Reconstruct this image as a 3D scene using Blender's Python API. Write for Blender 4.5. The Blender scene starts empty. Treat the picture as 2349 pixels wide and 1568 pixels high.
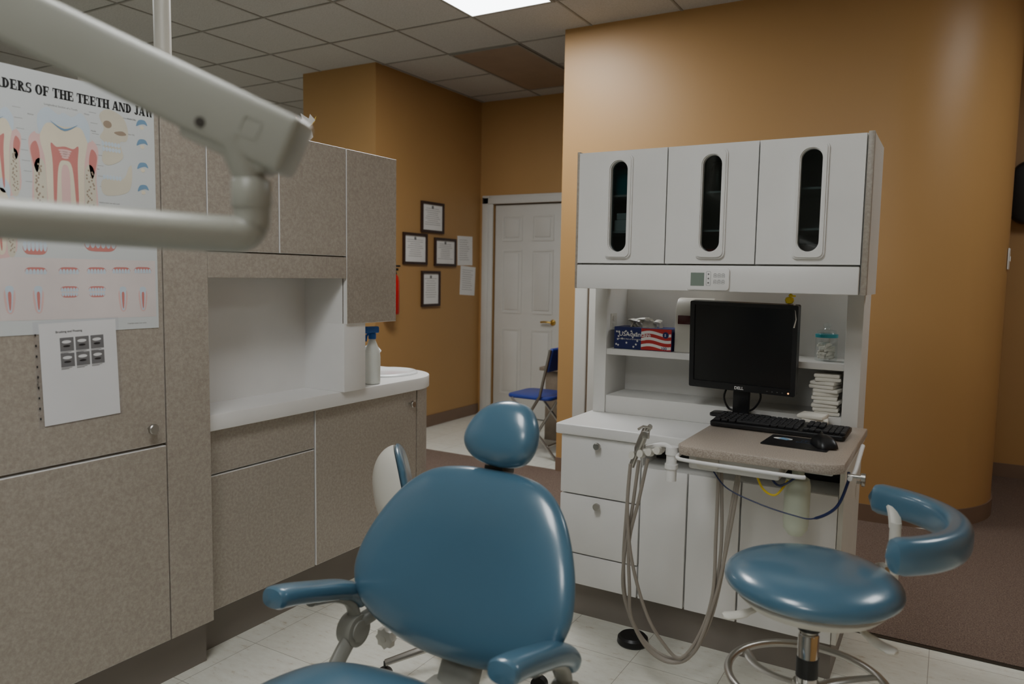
import bpy, bmesh, math, random
import numpy as np
from mathutils import Matrix, Vector
random.seed(7)
rad=math.radians
# ------------------------------------------------------------------ materials
def new_mat(name):
    m=bpy.data.materials.new(name);m.use_nodes=True
    nt=m.node_tree;b=nt.nodes["Principled BSDF"]
    return m,nt,b
def S(c):
    c=c/255.0
    return c/12.92 if c<=0.04045 else ((c+0.055)/1.055)**2.4
def rgb(r,g,b): return (S(r),S(g),S(b),1)
def coords(nt,scale=(1,1,1),kind='pos'):
    if kind=='pos':
        n=nt.nodes.new("ShaderNodeNewGeometry");out=n.outputs["Position"]
    else:
        n=nt.nodes.new("ShaderNodeTexCoord");out=n.outputs["Object"]
    mp=nt.nodes.new("ShaderNodeMapping");mp.inputs["Scale"].default_value=scale
    nt.links.new(out,mp.inputs["Vector"]);return mp.outputs[0]
def noise(nt,vec,scale,detail=4,rough=.5):
    n=nt.nodes.new("ShaderNodeTexNoise");n.inputs["Scale"].default_value=scale
    n.inputs["Detail"].default_value=detail;n.inputs["Roughness"].default_value=rough
    nt.links.new(vec,n.inputs["Vector"]);return n.outputs["Fac"]
def ramp(nt,fac,stops):
    r=nt.nodes.new("ShaderNodeValToRGB");e=r.color_ramp.elements
    e[0].position,e[0].color=stops[0];e[1].position,e[1].color=stops[-1]
    for p,c in stops[1:-1]:
        x=e.new(p);x.color=c
    nt.links.new(fac,r.inputs[0]);return r.outputs[0]
def bump(nt,b,fac,strength,dist=.002):
    n=nt.nodes.new("ShaderNodeBump");n.inputs["Strength"].default_value=strength
    n.inputs["Distance"].default_value=dist
    nt.links.new(fac,n.inputs["Height"]);nt.links.new(n.outputs[0],b.inputs["Normal"])
def plain(name,c,rough=.5,metal=0,var=.06,scale=6,bmp=0,bscale=200,coat=0):
    m,nt,b=new_mat(name)
    v=coords(nt)
    f=noise(nt,v,scale,3)
    c1=tuple(x*(1-var) for x in c[:3])+(1,);c2=tuple(min(1,x*(1+var)) for x in c[:3])+(1,)
    nt.links.new(ramp(nt,f,[(.3,c1),(.7,c2)]),b.inputs["Base Color"])
    b.inputs["Roughness"].default_value=rough;b.inputs["Metallic"].default_value=metal
    if coat: b.inputs["Coat Weight"].default_value=coat;b.inputs["Coat Roughness"].default_value=.17
    if bmp: bump(nt,b,noise(nt,v,bscale,2),bmp)
    return m
ORANGE=plain("wall_paint_orange",rgb(180,140,88),.42,bmp=.12,bscale=260,var=.03,scale=1)
GREENW=plain("wall_paint_sage",rgb(120,140,128),.7,bmp=.1)
GREYW=plain("wall_paint_grey",rgb(150,148,140),.7,bmp=.1)
BASEB=plain("vinyl_baseboard_brown",rgb(126,102,84),.5)
WHITE=plain("white_laminate",rgb(232,231,229),.35,var=.02)
WHITE2=plain("white_interior",rgb(219,218,214),.45,var=.02)
DOORW=plain("white_door_paint",rgb(208,206,200),.45,var=.02)
CREAM=plain("cream_plastic",rgb(210,207,197),.4,var=.03)
TOE=plain("toe_kick_taupe",rgb(126,118,110),.5,var=.04)
BLUE=plain("teal_blue_vinyl",rgb(68,106,128),.32,var=.05,scale=3,bmp=.03,bscale=500,coat=.85)
BLUE2=plain("blue_folding_vinyl",rgb(48,66,150),.4)
PLGREY=plain("grey_plastic",rgb(148,148,140),.35,var=.03)
ARMG=plain("lamp_arm_enamel",rgb(156,156,146),.32,var=.03)
METAL=plain("brushed_metal",rgb(185,182,176),.33,metal=1)
CHROME=plain("chrome",rgb(225,225,225),.08,metal=1,var=.02)
BRASS=plain("brass",rgb(205,170,90),.25,metal=1)
DARKM=plain("dark_metal",rgb(70,66,60),.4,metal=.6)
BLACK=plain("black_plastic",rgb(22,22,24),.38,var=.1)
BLACK2=plain("black_keycaps",rgb(30,30,33),.5,var=.1)
SCREEN=plain("monitor_screen",rgb(14,14,16),.22,var=.05)
HOSE=plain("hose_taupe",rgb(146,138,128),.5)
RED=plain("red_enamel",rgb(190,25,25),.3)
PAPER=plain("paper",rgb(238,238,236),.7,var=.02)
INK=plain("black_ink",rgb(22,22,24),.7)
GREYINK=plain("grey_ink",rgb(120,120,120),.7)
FRAME=plain("dark_wood_frame",rgb(52,32,26),.35,scale=30,var=.2)
NAVY=plain("navy_print",rgb(30,40,100),.5)
REDP=plain("red_print",rgb(190,45,45),.5)
TEAL=plain("teal_plastic",rgb(50,150,160),.4)
BLUEP=plain("blue_plastic",rgb(25,90,170),.35)
YELLOW=plain("yellow_plastic",rgb(230,200,40),.4)
PINK=plain("pink_print",rgb(228,190,186),.6)
PINKL=plain("pale_pink_print",rgb(222,212,210),.6)
REDI=plain("red_tissue_print",rgb(206,132,126),.6)
DENT=plain("dentin_print",rgb(230,220,198),.6)
ENAM=plain("enamel_print",rgb(202,215,226),.6)
BONE=plain("bone_print",rgb(212,206,188),.6)
SKYI=plain("blue_print",rgb(120,155,185),.6)
LCD=plain("lcd_grey",rgb(128,142,132),.2)
TUBEB=plain("blue_tube",rgb(20,36,84),.35)
PORC=plain("sink_porcelain",rgb(232,235,236),.12,var=.01)
TOWEL=plain("gauze_white",rgb(230,226,215),.85,bmp=.4,bscale=120)
WOODT=plain("table_wood",rgb(130,116,100),.5,scale=12,var=.15)
POSTERW=plain("poster_paper",rgb(212,216,217),.25,var=.01)
TBAR=plain("ceiling_grid_metal",rgb(146,142,134),.5)
LENS_OFF=plain("unlit_lens_brown",rgb(150,130,112),.4)
def laminate(name,a,b_,c_):
    m,nt,b=new_mat(name);v=coords(nt)
    f=noise(nt,v,95,10,.7);g=noise(nt,v,7,3)
    col=ramp(nt,f,[(.36,a),(.5,b_),(.64,c_)])
    mx=nt.nodes.new("ShaderNodeMix");mx.data_type='RGBA';mx.blend_type='MULTIPLY';mx.inputs[0].default_value=.3
    nt.links.new(col,mx.inputs[6]);nt.links.new(ramp(nt,g,[(.3,(.9,.89,.88,1)),(.7,(1,1,1,1))]),mx.inputs[7])
    nt.links.new(mx.outputs[2],b.inputs["Base Color"]);b.inputs["Roughness"].default_value=.42
    return m
LAM=laminate("mottled_taupe_laminate",rgb(154,144,132),rgb(165,156,144),rgb(176,168,156))
def granite():
    m,nt,b=new_mat("speckled_table_laminate");v=coords(nt)
    f=noise(nt,v,300,4,.6)
    nt.links.new(ramp(nt,f,[(.36,rgb(146,132,120)),(.5,rgb(172,160,147)),(.66,rgb(190,180,168))]),b.inputs["Base Color"])
    b.inputs["Roughness"].default_value=.35;return m
GRAN=granite()
def tile():
    m,nt,b=new_mat("vinyl_tile_floor");v=coords(nt)
    br=nt.nodes.new("ShaderNodeTexBrick");br.offset=0;br.squash=1
    br.inputs["Scale"].default_value=1;br.inputs["Brick Width"].default_value=.305;br.inputs["Row Height"].default_value=.305
    br.inputs["Mortar Size"].default_value=.0012;br.inputs["Mortar Smooth"].default_value=.1;br.inputs["Bias"].default_value=0
    br.inputs["Color1"].default_value=(1,1,1,1);br.inputs["Color2"].default_value=(.94,.93,.91,1);br.inputs["Mortar"].default_value=(.45,.42,.39,1)
    nt.links.new(v,br.inputs["Vector"])
    v2=coords(nt,(1,2.6,1))
    f=noise(nt,v2,16,7,.75)
    col=ramp(nt,f,[(.30,rgb(190,178,154)),(.42,rgb(226,225,214)),(.7,rgb(236,237,228))])
    mx=nt.nodes.new("ShaderNodeMix");mx.data_type='RGBA';mx.blend_type='MULTIPLY';mx.inputs[0].default_value=1
    nt.links.new(col,mx.inputs[6]);nt.links.new(br.outputs[0],mx.inputs[7]);nt.links.new(mx.outputs[2],b.inputs["Base Color"])
    b.inputs["Roughness"].default_value=.3;return m
TILE=tile()
def carpet():
    m,nt,b=new_mat("brown_carpet");v=coords(nt)
    f=noise(nt,v,190,5,.8)
    nt.links.new(ramp(nt,f,[(.35,rgb(78,62,53)),(.5,rgb(114,94,82)),(.66,rgb(148,130,116))]),b.inputs["Base Color"])
    b.inputs["Roughness"].default_value=.95;bump(nt,b,f,.8,.004);return m
CARPET=carpet()
def ceilmat():
    m,nt,b=new_mat("acoustic_ceiling_tile");v=coords(nt)
    f=noise(nt,v,120,4,.7)
    col=ramp(nt,f,[(.36,rgb(176,173,167)),(.5,rgb(190,188,183)),(.7,rgb(198,196,191))])
    nt.links.new(col,b.inputs["Base Color"]);b.inputs["Roughness"].default_value=.9;bump(nt,b,f,.3,.002);return m
CEIL=ceilmat()
def glassy(name,tcol,gl=.08,rough=.05):
    m=bpy.data.materials.new(name);m.use_nodes=True;nt=m.node_tree;nt.nodes.clear()
    o=nt.nodes.new("ShaderNodeOutputMaterial");t=nt.nodes.new("ShaderNodeBsdfTransparent");g=nt.nodes.new("ShaderNodeBsdfGlossy")
    t.inputs[0].default_value=tcol;g.inputs["Roughness"].default_value=rough
    x=nt.nodes.new("ShaderNodeMixShader");x.inputs[0].default_value=gl
    nt.links.new(t.outputs[0],x.inputs[1]);nt.links.new(g.outputs[0],x.inputs[2]);nt.links.new(x.outputs[0],o.inputs[0]);return m
SMOKE=glassy("smoked_glass",(.5,.55,.55,1),.04)
CLEAR=glassy("clear_glass",(.95,.97,.97,1),.10)
SLEEVE=glassy("clear_plastic_sleeve",(.99,.99,1,1),.035,.25)
def milky(name,c,alpha=.75):
    m,nt,b=new_mat(name);b.inputs["Base Color"].default_value=c;b.inputs["Roughness"].default_value=.3
    b.inputs["Alpha"].default_value=alpha;return m
MILK=milky("translucent_plastic",rgb(225,228,222),.9)
MILKG=milky("translucent_bottle_green",rgb(205,212,192),.85)
def emis(name,c,s):
    m,nt,b=new_mat(name);b.inputs["Emission Color"].default_value=c;b.inputs["Emission Strength"].default_value=s
    b.inputs["Base Color"].default_value=(.8,.8,.8,1);return m
LIT=emis("lit_lens",(.93,.98,1,1),9)
LED=emis("orange_led",(1,.35,.05,1),3)
# ------------------------------------------------------------------ builder
def catmull(pts,n=6,closed=True):
    out=[];N=len(pts);P=[Vector(p) for p in pts]
    rng=range(N) if closed else range(N-1)
    for i in rng:
        if closed: a,b,c,d=P[(i-1)%N],P[i],P[(i+1)%N],P[(i+2)%N]
        else: a,b,c,d=P[max(i-1,0)],P[i],P[i+1],P[min(i+2,N-1)]
        for k in range(n):
            t=k/n
            out.append(.5*((2*b)+(c-a)*t+(2*a-5*b+4*c-d)*t*t+(3*b-a-3*c+d)*t**3))
    if not closed: out.append(P[-1].copy())
    return out
def rrect(w,h,r,n=6,cx=0,cy=0):
    o=[]
    for sx,sy,a0 in ((1,1,0),(-1,1,90),(-1,-1,180),(1,-1,270)):
        for k in range(n+1):
            a=rad(a0+90*k/n);o.append((cx+sx*(w/2-r)+r*math.cos(a),cy+sy*(h/2-r)+r*math.sin(a)))
    return o
def ell(w,h,n=32,cx=0,cy=0): return [(cx+w/2*math.cos(2*math.pi*i/n),cy+h/2*math.sin(2*math.pi*i/n)) for i in range(n)]
def FY(x,y,z):  # local x->X, y->Z, z->-Y
    return Matrix(((1,0,0,x),(0,0,-1,y),(0,1,0,z),(0,0,0,1)))
def FX(x,y,z):  # local x->Y, y->Z, z->+X
    return Matrix(((0,0,1,x),(1,0,0,y),(0,1,0,z),(0,0,0,1)))
def T(x,y,z): return Matrix.Translation((x,y,z))
def RZ(d): return Matrix.Rotation(rad(d),4,'Z')
def RX(d): return Matrix.Rotation(rad(d),4,'X')
def RY(d): return Matrix.Rotation(rad(d),4,'Y')
class B:
    def __init__(s,M=None): s.v=[];s.f=[];s.m=[];s.M=M
    def add(s,vs,fs,mi=0,M=None):
        k=len(s.v)
        for p in vs:
            p=Vector(p)
            if M is not None: p=M@p
            if s.M is not None: p=s.M@p
            s.v.append(p)
        for f in fs: s.f.append([i+k for i in f]);s.m.append(mi)
        return s
    def addbm(s,bm,mi=0,M=None):
        bm.verts.index_update()
        s.add([v.co.copy() for v in bm.verts],[[v.index for v in f.verts] for f in bm.faces],mi,M);bm.free();return s
    def box(s,lo,hi,bev=0,seg=2,mi=0,M=None):
        bm=bmesh.new();bmesh.ops.create_cube(bm,size=1)
        d=[hi[i]-lo[i] for i in range(3)];c=[(hi[i]+lo[i])/2 for i in range(3)]
        for v in bm.verts: v.co=Vector((v.co.x*d[0]+c[0],v.co.y*d[1]+c[1],v.co.z*d[2]+c[2]))
        if bev>0: bmesh.ops.bevel(bm,geom=bm.edges[:],offset=min(bev,.49*min(abs(x) for x in d)),segments=seg,profile=.5,affect='EDGES')
        return s.addbm(bm,mi,M)
    def cyl(s,p0,p1,r0,r1=None,n=24,mi=0,M=None):
        if r1 is None: r1=r0
        p0=Vector(p0);p1=Vector(p1);d=(p1-p0).normalized()
        u=d.orthogonal().normalized();w=d.cross(u);vs=[];fs=[]
        for p,r in((p0,r0),(p1,r1)):
            for i in range(n):
                a=2*math.pi*i/n;vs.append(p+r*(math.cos(a)*u+math.sin(a)*w))
        for i in range(n): fs.append([i,(i+1)%n,n+(i+1)%n,n+i])
        fs.append(list(range(n))[::-1]);fs.append(list(range(n,2*n)));return s.add(vs,fs,mi,M)
    def sweep(s,path,r,n=12,mi=0,up=(0,0,1),M=None,sq=2.0):
        P=[Vector(p) for p in path];N=len(P);vs=[];fs=[]
        for i,p in enumerate(P):
            t=(P[min(i+1,N-1)]-P[max(i-1,0)]).normalized()
            U=Vector(up)
            if abs(t.dot(U))>.97: U=Vector((1,0,0)) if abs(t.x)<.9 else Vector((0,1,0))
            sd=t.cross(U).normalized();uu=sd.cross(t).normalized()
            if i>0 and sd.dot(psd)<0 : sd=-sd;uu=-uu
            if i>0 and abs(t.dot(Vector(up)))>.9:
                sd=(psd-t*psd.dot(t)).normalized();uu=sd.cross(t)
            psd=sd
            rr=r[i] if isinstance(r,(list,tuple)) and len(r)==N and N>2 else r
            a_,b_=(rr if isinstance(rr,(list,tuple)) else (rr,rr))
            for k in range(n):
                an=2*math.pi*k/n;c,q=math.cos(an),math.sin(an)
                cx=math.copysign(abs(c)**(2/sq),c);qx=math.copysign(abs(q)**(2/sq),q)
                vs.append(p+sd*a_*cx+uu*b_*qx)
        for i in range(N-1):
            for k in range(n): fs.append([i*n+k,i*n+(k+1)%n,(i+1)*n+(k+1)%n,(i+1)*n+k])
        fs.append(list(range(n))[::-1]);fs.append([(N-1)*n+k for k in range(n)])
        return s.add(vs,fs,mi,M)
    def lathe(s,prof,n=32,mi=0,M=None):
        vs=[];fs=[]
        for r,z in prof:
            for i in range(n):
                a=2*math.pi*i/n;vs.append((r*math.cos(a),r*math.sin(a),z))
        for j in range(len(prof)-1):
            for i in range(n): fs.append([j*n+i,j*n+(i+1)%n,(j+1)*n+(i+1)%n,(j+1)*n+i])
        if prof[0][0]>1e-6: fs.append(list(range(n))[::-1])
        if prof[-1][0]>1e-6: fs.append([(len(prof)-1)*n+i for i in range(n)])
        return s.add(vs,fs,mi,M)
    def prism(s,out,z0,z1,mi=0,M=None,bev=0):
        n=len(out);L=[]
        if bev>0:
            c=Vector((sum(p[0] for p in out)/n,sum(p[1] for p in out)/n))
            def sh(d):
                r=[]
                for i,p in enumerate(out):
                    a=Vector(out[i-1][:2]);b=Vector(out[(i+1)%n][:2]);t=(b-a)
                    if t.length<1e-9: r.append(Vector(p[:2]));continue
                    t.normalize();nn=Vector((t.y,-t.x));q=Vector(p[:2])
                    if nn.dot(q-c)<0: nn=-nn
                    r.append(q-nn*d)
                return r
            b=bev
            L=[(sh(b),z0),(sh(b*.3),z0+b*.3),(sh(0),z0+b),(sh(0),z1-b),(sh(b*.3),z1-b*.3),(sh(b),z1)]
        else: L=[(out,z0),(out,z1)]
        vs=[];fs=[]
        for o,z in L: vs+= [(p[0],p[1],z) for p in o]
        for j in range(len(L)-1):
            for i in range(n): fs.append([j*n+i,j*n+(i+1)%n,(j+1)*n+(i+1)%n,(j+1)*n+i])
        fs.append(list(range(n))[::-1]);fs.append([(len(L)-1)*n+i for i in range(n)])
        return s.add(vs,fs,mi,M)
    def ring(s,outer,inner,z0,z1,mi=0,M=None):
        n=len(outer);vs=[(p[0],p[1],z) for z in(z0,z1) for o in(outer,inner) for p in o];fs=[]
        for i in range(n):
            j=(i+1)%n
            fs+=[[i,n+i,n+j,j],[2*n+i,2*n+j,3*n+j,3*n+i],[i,j,2*n+j,2*n+i],[n+i,3*n+i,3*n+j,n+j]]
        return s.add(vs,fs,mi,M)
    def flat(s,out,z,mi=0,M=None):
        return s.add([(p[0],p[1],z) for p in out],[list(range(len(out)))],mi,M)
    def cushion(s,out,tf,tb,mi=0,M=None,rings=14,bend=None,p=2.6,q=2.2):
        n=len(out);cx=sum(o[0] for o in out)/n;cy=sum(o[1] for o in out)/n
        vs=[];fs=[]
        seq=[(math.sin(math.pi/2*k/rings),tf) for k in range(1,rings+1)]
        def h(sv,t): return t*(max(0,1-sv**p))**(1/q)
        rows=[(sv,h(sv,tf)) for sv,_ in seq]+[(sv,-h(sv,tb)) for sv,_ in seq[::-1][1:]]
        for sv,z in rows:
            for o in out:
                x=cx+(o[0]-cx)*sv;y=cy+(o[1]-cy)*sv
                vs.append((x,y,z+(bend(x,y) if bend else 0)))
        R_=len(rows)
        for j in range(R_-1):
            for i in range(n): fs.append([j*n+i,(j+1)*n+i,(j+1)*n+(i+1)%n,j*n+(i+1)%n])
        vs.append((cx,cy,tf+(bend(cx,cy) if bend else 0)));vs.append((cx,cy,-tb+(bend(cx,cy) if bend else 0)))
        a=R_*n
        for i in range(n): fs.append([a,i,(i+1)%n]);fs.append([a+1,(R_-1)*n+(i+1)%n,(R_-1)*n+i])
        return s.add(vs,fs,mi,M)
    def text(s,body,size,M,mi=0,ext=.0003,bold=0,sx=1):
        c=bpy.data.curves.new("t",'FONT');c.body=body;c.size=size;c.extrude=ext;c.offset=bold;c.resolution_u=3
        o=bpy.data.objects.new("t",c);bpy.context.collection.objects.link(o)
        dg=bpy.context.evaluated_depsgraph_get();me=bpy.data.meshes.new_from_object(o.evaluated_get(dg))
        s.add([(v.co.x*sx,v.co.y,v.co.z) for v in me.vertices],[list(p.vertices) for p in me.polygons],mi,M)
        bpy.data.objects.remove(o);bpy.data.meshes.remove(me);return s
def finish(b,name,mats,parent=None,label=None,category=None,group=None,kind=None,ang=35,smooth=True):
    if not isinstance(mats,(list,tuple)): mats=[mats]
    xs=[v.x for v in b.v];ys=[v.y for v in b.v];zs=[v.z for v in b.v]
    c=Vector(((min(xs)+max(xs))/2,(min(ys)+max(ys))/2,min(zs)))
    me=bpy.data.meshes.new(name);me.from_pydata([v-c for v in b.v],[],b.f)
    for m in mats: me.materials.append(m)
    me.polygons.foreach_set("material_index",b.m)
    bm=bmesh.new();bm.from_mesh(me);bmesh.ops.recalc_face_normals(bm,faces=bm.faces[:]);bm.to_mesh(me);bm.free()
    if smooth:
        me.shade_smooth()
        me.set_sharp_from_angle(angle=rad(ang))
    me.update()
    o=bpy.data.objects.new(name,me);bpy.context.collection.objects.link(o);o.location=c
    o["_w"]=[c.x,c.y,c.z]
    if parent is not None:
        o.parent=parent;w=parent["_w"];o.matrix_parent_inverse=Matrix.Translation((-w[0],-w[1],-w[2]))
    if label: o["label"]=label
    if category: o["category"]=category
    if group: o["group"]=group
    if kind: o["kind"]=kind
    return o
def thing(name,loc,label,category,group=None):
    e=bpy.data.objects.new(name,None);bpy.context.collection.objects.link(e);e.location=loc;e.empty_display_size=.1
    e["_w"]=list(loc);e["label"]=label;e["category"]=category
    if group:e["group"]=group
    return e
def struct(b,name,mats,**k): return finish(b,name,mats,kind="structure",**k)

# slab-serif capital letters, drawn as polygons (unit cap height)
class Glyph:
    def __init__(s): s.q=[]
    def bx(s,x0,y0,x1,y1): s.q.append([(x0,y0),(x1,y0),(x1,y1),(x0,y1)])
    def stem(s,x,w=.29,sb=True,st=True):
        s.bx(x,0,x+w,1)
        if sb: s.bx(x-.09,0,x+w+.09,.11)
        if st: s.bx(x-.09,.89,x+w+.09,1)
    def arc(s,cx,cy,ro,ri,a0,a1,n=14):
        for k in range(n):
            a=rad(a0+(a1-a0)*k/n);b=rad(a0+(a1-a0)*(k+1)/n)
            s.q.append([(cx+ro[0]*math.cos(a),cy+ro[1]*math.sin(a)),(cx+ro[0]*math.cos(b),cy+ro[1]*math.sin(b)),(cx+ri[0]*math.cos(b),cy+ri[1]*math.sin(b)),(cx+ri[0]*math.cos(a),cy+ri[1]*math.sin(a))])
    def dg(s,x0,y0,x1,y1,w): s.q.append([(x0,y0),(x0+w,y0),(x1+w,y1),(x1,y1)])
def glyph(ch):
    g=Glyph();w=.9
    if ch=='D': g.stem(.09);g.arc(.3,.5,(.54,.5),(.25,.38),-90,90);w=.9
    elif ch=='I': g.stem(.1);w=.49
    elif ch=='O': g.arc(.46,.5,(.45,.52),(.16,.40),0,360,24);w=.93
    elif ch=='S':
        g.arc(.38,.735,(.33,.285),(.11,.17),40,270);g.arc(.38,.275,(.37,.295),(.11,.17),-140,90);g.bx(.60,.68,.69,1);g.bx(.03,0,.12,.32);w=.79
    elif ch=='R': g.stem(.09);g.arc(.3,.74,(.43,.26),(.17,.15),-90,90);g.dg(.62,0,.30,.5,.28);g.bx(.60,0,.97,.11);w=.94
    elif ch in 'EF':
        g.stem(.09);g.bx(.3,.89,.78,1);g.bx(.3,.44,.55,.56);g.bx(.55,.36,.63,.65);g.bx(.69,.66,.78,1);w=.84
        if ch=='E': g.bx(.3,0,.82,.11);g.bx(.73,0,.82,.36);w=.88
    elif ch=='T': g.stem(.30,.29,True,False);g.bx(.03,.89,.86,1);g.bx(.03,.64,.12,1);g.bx(.77,.64,.86,1);w=.88
    elif ch=='H': g.stem(.09);g.stem(.62);g.bx(.3,.44,.65,.56);w=1.0
    elif ch=='A': g.dg(.08,0,.38,1,.13);g.dg(.60,0,.36,1,.30);g.bx(.2,.25,.7,.37);g.bx(0,0,.28,.11);g.bx(.54,0,.97,.11);w=.96
    elif ch=='N': g.stem(.1,.12);g.dg(.60,0,.10,1,.30);g.bx(.78,0,.89,1);g.bx(.68,.89,.98,1);w=1.0
    elif ch=='J': g.bx(.34,.2,.62,1);g.bx(.25,.89,.71,1);g.arc(.34,.22,(.28,.24),(.04,.11),-180,0);w=.74
    elif ch=='W': g.dg(.28,0,.08,1,.27);g.dg(.30,0,.58,1,.11);g.dg(.78,0,.56,1,.27);g.dg(.80,0,1.08,1,.11);g.bx(0,.89,.38,1);g.bx(.95,.89,1.24,1);w=1.2
    elif ch==' ': w=.36
    return g.q,w
def slab_text(b,txt,x0,x1,y,h,mi,M,z=.0004):
    tot=sum(glyph(c)[1] for c in txt);sx=(x1-x0)/tot;x=x0;k=0
    for c in txt:
        q,w=glyph(c)
        for poly in q:
            k+=1;b.flat([(x+p[0]*sx,y+p[1]*h) for p in poly],z+k*1e-7,mi,M)
        x+=w*sx

# ------------------------------------------------------------------ room shell
CH=2.99
struct(B().box((-9,-3,-.1),(3,9,0)),"floor",TILE)
struct(B().box((-4.0,3.14,0.0),(3,4.65,.006)).box((.1,4.65,0),(3,6.28,.006)),"floor_carpet",CARPET)
struct(B().box((-1.9,3.12,0),(3,3.14,.004)),"trim_1",DARKM)
struct(B().box((-9,-3,CH),(3,9,CH+.1)),"ceiling",CEIL)
g=B();x=-3.35-.605*9
while x<3:
    if x>-9: g.box((x-.007,-3,CH-.004),(x+.007,9,CH))
    x+=.605
y=3.52-.605*10
while y<9:
    g.box((-9,y-.007,CH-.005),(3,y+.007,CH)); y+=.605
struct(g,"trim_2",TBAR)
struct(B().box((-9,8.9,0),(-4.8,9,CH)),"wall_back",GREYW)
struct(B().box((-9,-3,0),(-8.9,9,CH)),"wall_west",GREYW)
struct(B().box((-9,-3.1,0),(3,-3,CH)),"wall_south",GREYW)
struct(B().box((2.9,-3,0),(3,9,CH)),"wall_east",ORANGE)
struct(B().box((-6.0,-3,0),(-5.8,2.8,CH)),"wall_sage",GREENW)
struct(B().box((-4.76,4.65,0),(-3.98,8.9,CH)),"wall_certificates",ORANGE)
struct(B().box((-3.98,6.18,2.03),(-3.10,6.30,CH)).box((-3.98,6.18,0),(-3.83,6.30,2.03)).box((-3.10,6.18,0),(.2,6.30,CH)),"wall_north",ORANGE)
out=[(-2.33,4.63),(-.35,4.63)]
for k in range(1,25):
    a=rad(-90+90*k/24);out.append((-.35+.61*math.cos(a),5.24+.61*math.sin(a)))
out+=[(.26,6.2),(.10,6.2),(.10,5.3),(-.35,4.80),(-2.33,4.80)]
struct(B().prism(out,0,CH),"wall_centre",ORANGE,ang=25)
struct(B().box((.0,6.25,0),(3,6.35,CH)),"wall_hall",ORANGE)
def offs_path(pts,d=.008):
    b=B()
    P=[Vector((p[0],p[1],0)) for p in pts]
    n=len(P);inn=[];ou=[]
    for i in range(n):
        t=(P[min(i+1,n-1)]-P[max(i-1,0)]).normalized();nn=Vector((t.y,-t.x,0))
        ou.append(P[i]+nn*d);inn.append(P[i])
    vs=[];fs=[]
    for z in(0,.102):
        vs+=[(p.x,p.y,z) for p in inn]+[(p.x,p.y,z) for p in ou]
    for i in range(n-1):
        fs+=[[n+i,n+i+1,3*n+i+1,3*n+i],[2*n+i,2*n+i+1,3*n+i+1,3*n+i],[i,i+1,2*n+i+1,2*n+i]]
    fs+=[[0,n,3*n,2*n],[n-1,2*n-1,4*n-1,3*n-1]]
    return b.add(vs,fs)
path=[(-2.33,4.63),(-2.2,4.63),(-1.2,4.63),(-.35,4.63)]
for k in range(1,25):
    a=rad(-90+90*k/24);path.append((-.35+.61*math.cos(a),5.24+.61*math.sin(a)))
path+=[(.26,5.8),(.26,6.2)]
struct(offs_path(path),"baseboard_centre",BASEB)
struct(offs_path([(-3.98,4.66),(-3.98,5.4),(-3.98,6.17)]),"baseboard_certificates",BASEB)
struct(offs_path([(-4.76,4.65),(-3.98,4.65)]),"baseboard_column",BASEB)
struct(offs_path([(.27,6.25),(2.9,6.25)]),"baseboard_hall",BASEB)
struct(offs_path([(-2.98,6.18),(-1.0,6.18)]),"baseboard_north",BASEB)
d=B()
d.box((-3.82,6.20,.01),(-3.11,6.235,2.02),.002)
for (x0,x1) in((-3.74,-3.52),(-3.42,-3.19)):
    for (z0,z1) in((1.68,1.92),(1.00,1.60),(.22,.86)):
        d.ring([(x0,z0),(x1,z0),(x1,z1),(x0,z1)],[(x0+.018,z0+.018),(x1-.018,z0+.018),(x1-.018,z1-.018),(x0+.018,z1-.018)],0,.006,0,FY(0,6.20,0))
        d.box((x0+.035,6.193,z0+.035),(x1-.035,6.20,z1-.035),.006,2)
door=struct(d,"door_1",DOORW)
finish(B().lathe([(.028,0),(.028,.006),(.01,.01),(.01,.04)],20,0,FY(-3.18,6.20,.93)).sweep([(-3.18,6.16,.93),(-3.2,6.155,.933),(-3.25,6.155,.935),(-3.29,6.16,.93)],.009,10),"door_handle",BRASS,door,"brass lever handle")
tr=B()
for (x0,x1,z0,z1) in((-3.95,-3.83,0,2.10),(-3.10,-2.99,0,2.10),(-3.95,-2.99,2.03,2.11)):
    tr.box((x0,6.160,z0),(x1,6.18,z1),.006);tr.box((x0+.02,6.152,z0),(x1-.045,6.16,z1-.02 if z1>2.1 else z1),.003)
struct(tr,"trim_3",DOORW)
tr=B()
tr.box((-2.20,4.60,0),(-2.11,4.63,2.1),.005).box((-1.30,4.60,0),(-1.21,4.63,2.1),.005).box((-2.20,4.60,2.03),(-1.21,4.63,2.12),.005)
struct(tr,"trim_4",DOORW)
struct(B().box((-2.10,4.612,.01),(-1.31,4.63,2.02),.003),"door_2",DOORW)
def troffer(x,y,lit,name,lab):
    e=thing(name,(x,y,CH-.03),lab,"ceiling light")
    w,l=.595,1.2
    b=B().ring([(x-w/2,y-l/2),(x+w/2,y-l/2),(x+w/2,y+l/2),(x-w/2,y+l/2)],[(x-w/2+.02,y-l/2+.02),(x+w/2-.02,y-l/2+.02),(x+w/2-.02,y+l/2-.02),(x-w/2+.02,y+l/2-.02)],CH-.012,CH-.003)
    finish(b,"frame",TBAR,e)
    finish(B().box((x-w/2+.02,y-l/2+.02,CH-.009),(x+w/2-.02,y+l/2-.02,CH-.005)),"diffuser",LIT if lit else LENS_OFF,e)
def lamp(x,y,w,l,power,col=(1,.98,.955)):
    L=bpy.data.lights.new("troffer_light",'AREA');L.shape='RECTANGLE';L.size=w;L.size_y=l;L.energy=power;L.color=col
    o=bpy.data.objects.new("troffer_light",L);bpy.context.collection.objects.link(o);o.location=(x,y,CH-.02)
troffer(-2.4425,3.52,True,"ceiling_light_panel","bright rectangular fluorescent ceiling panel, switched on")
troffer(-3.0475,5.335,False,"ceiling_light_panel","brownish unlit fluorescent ceiling panel near the doorway")
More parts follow.
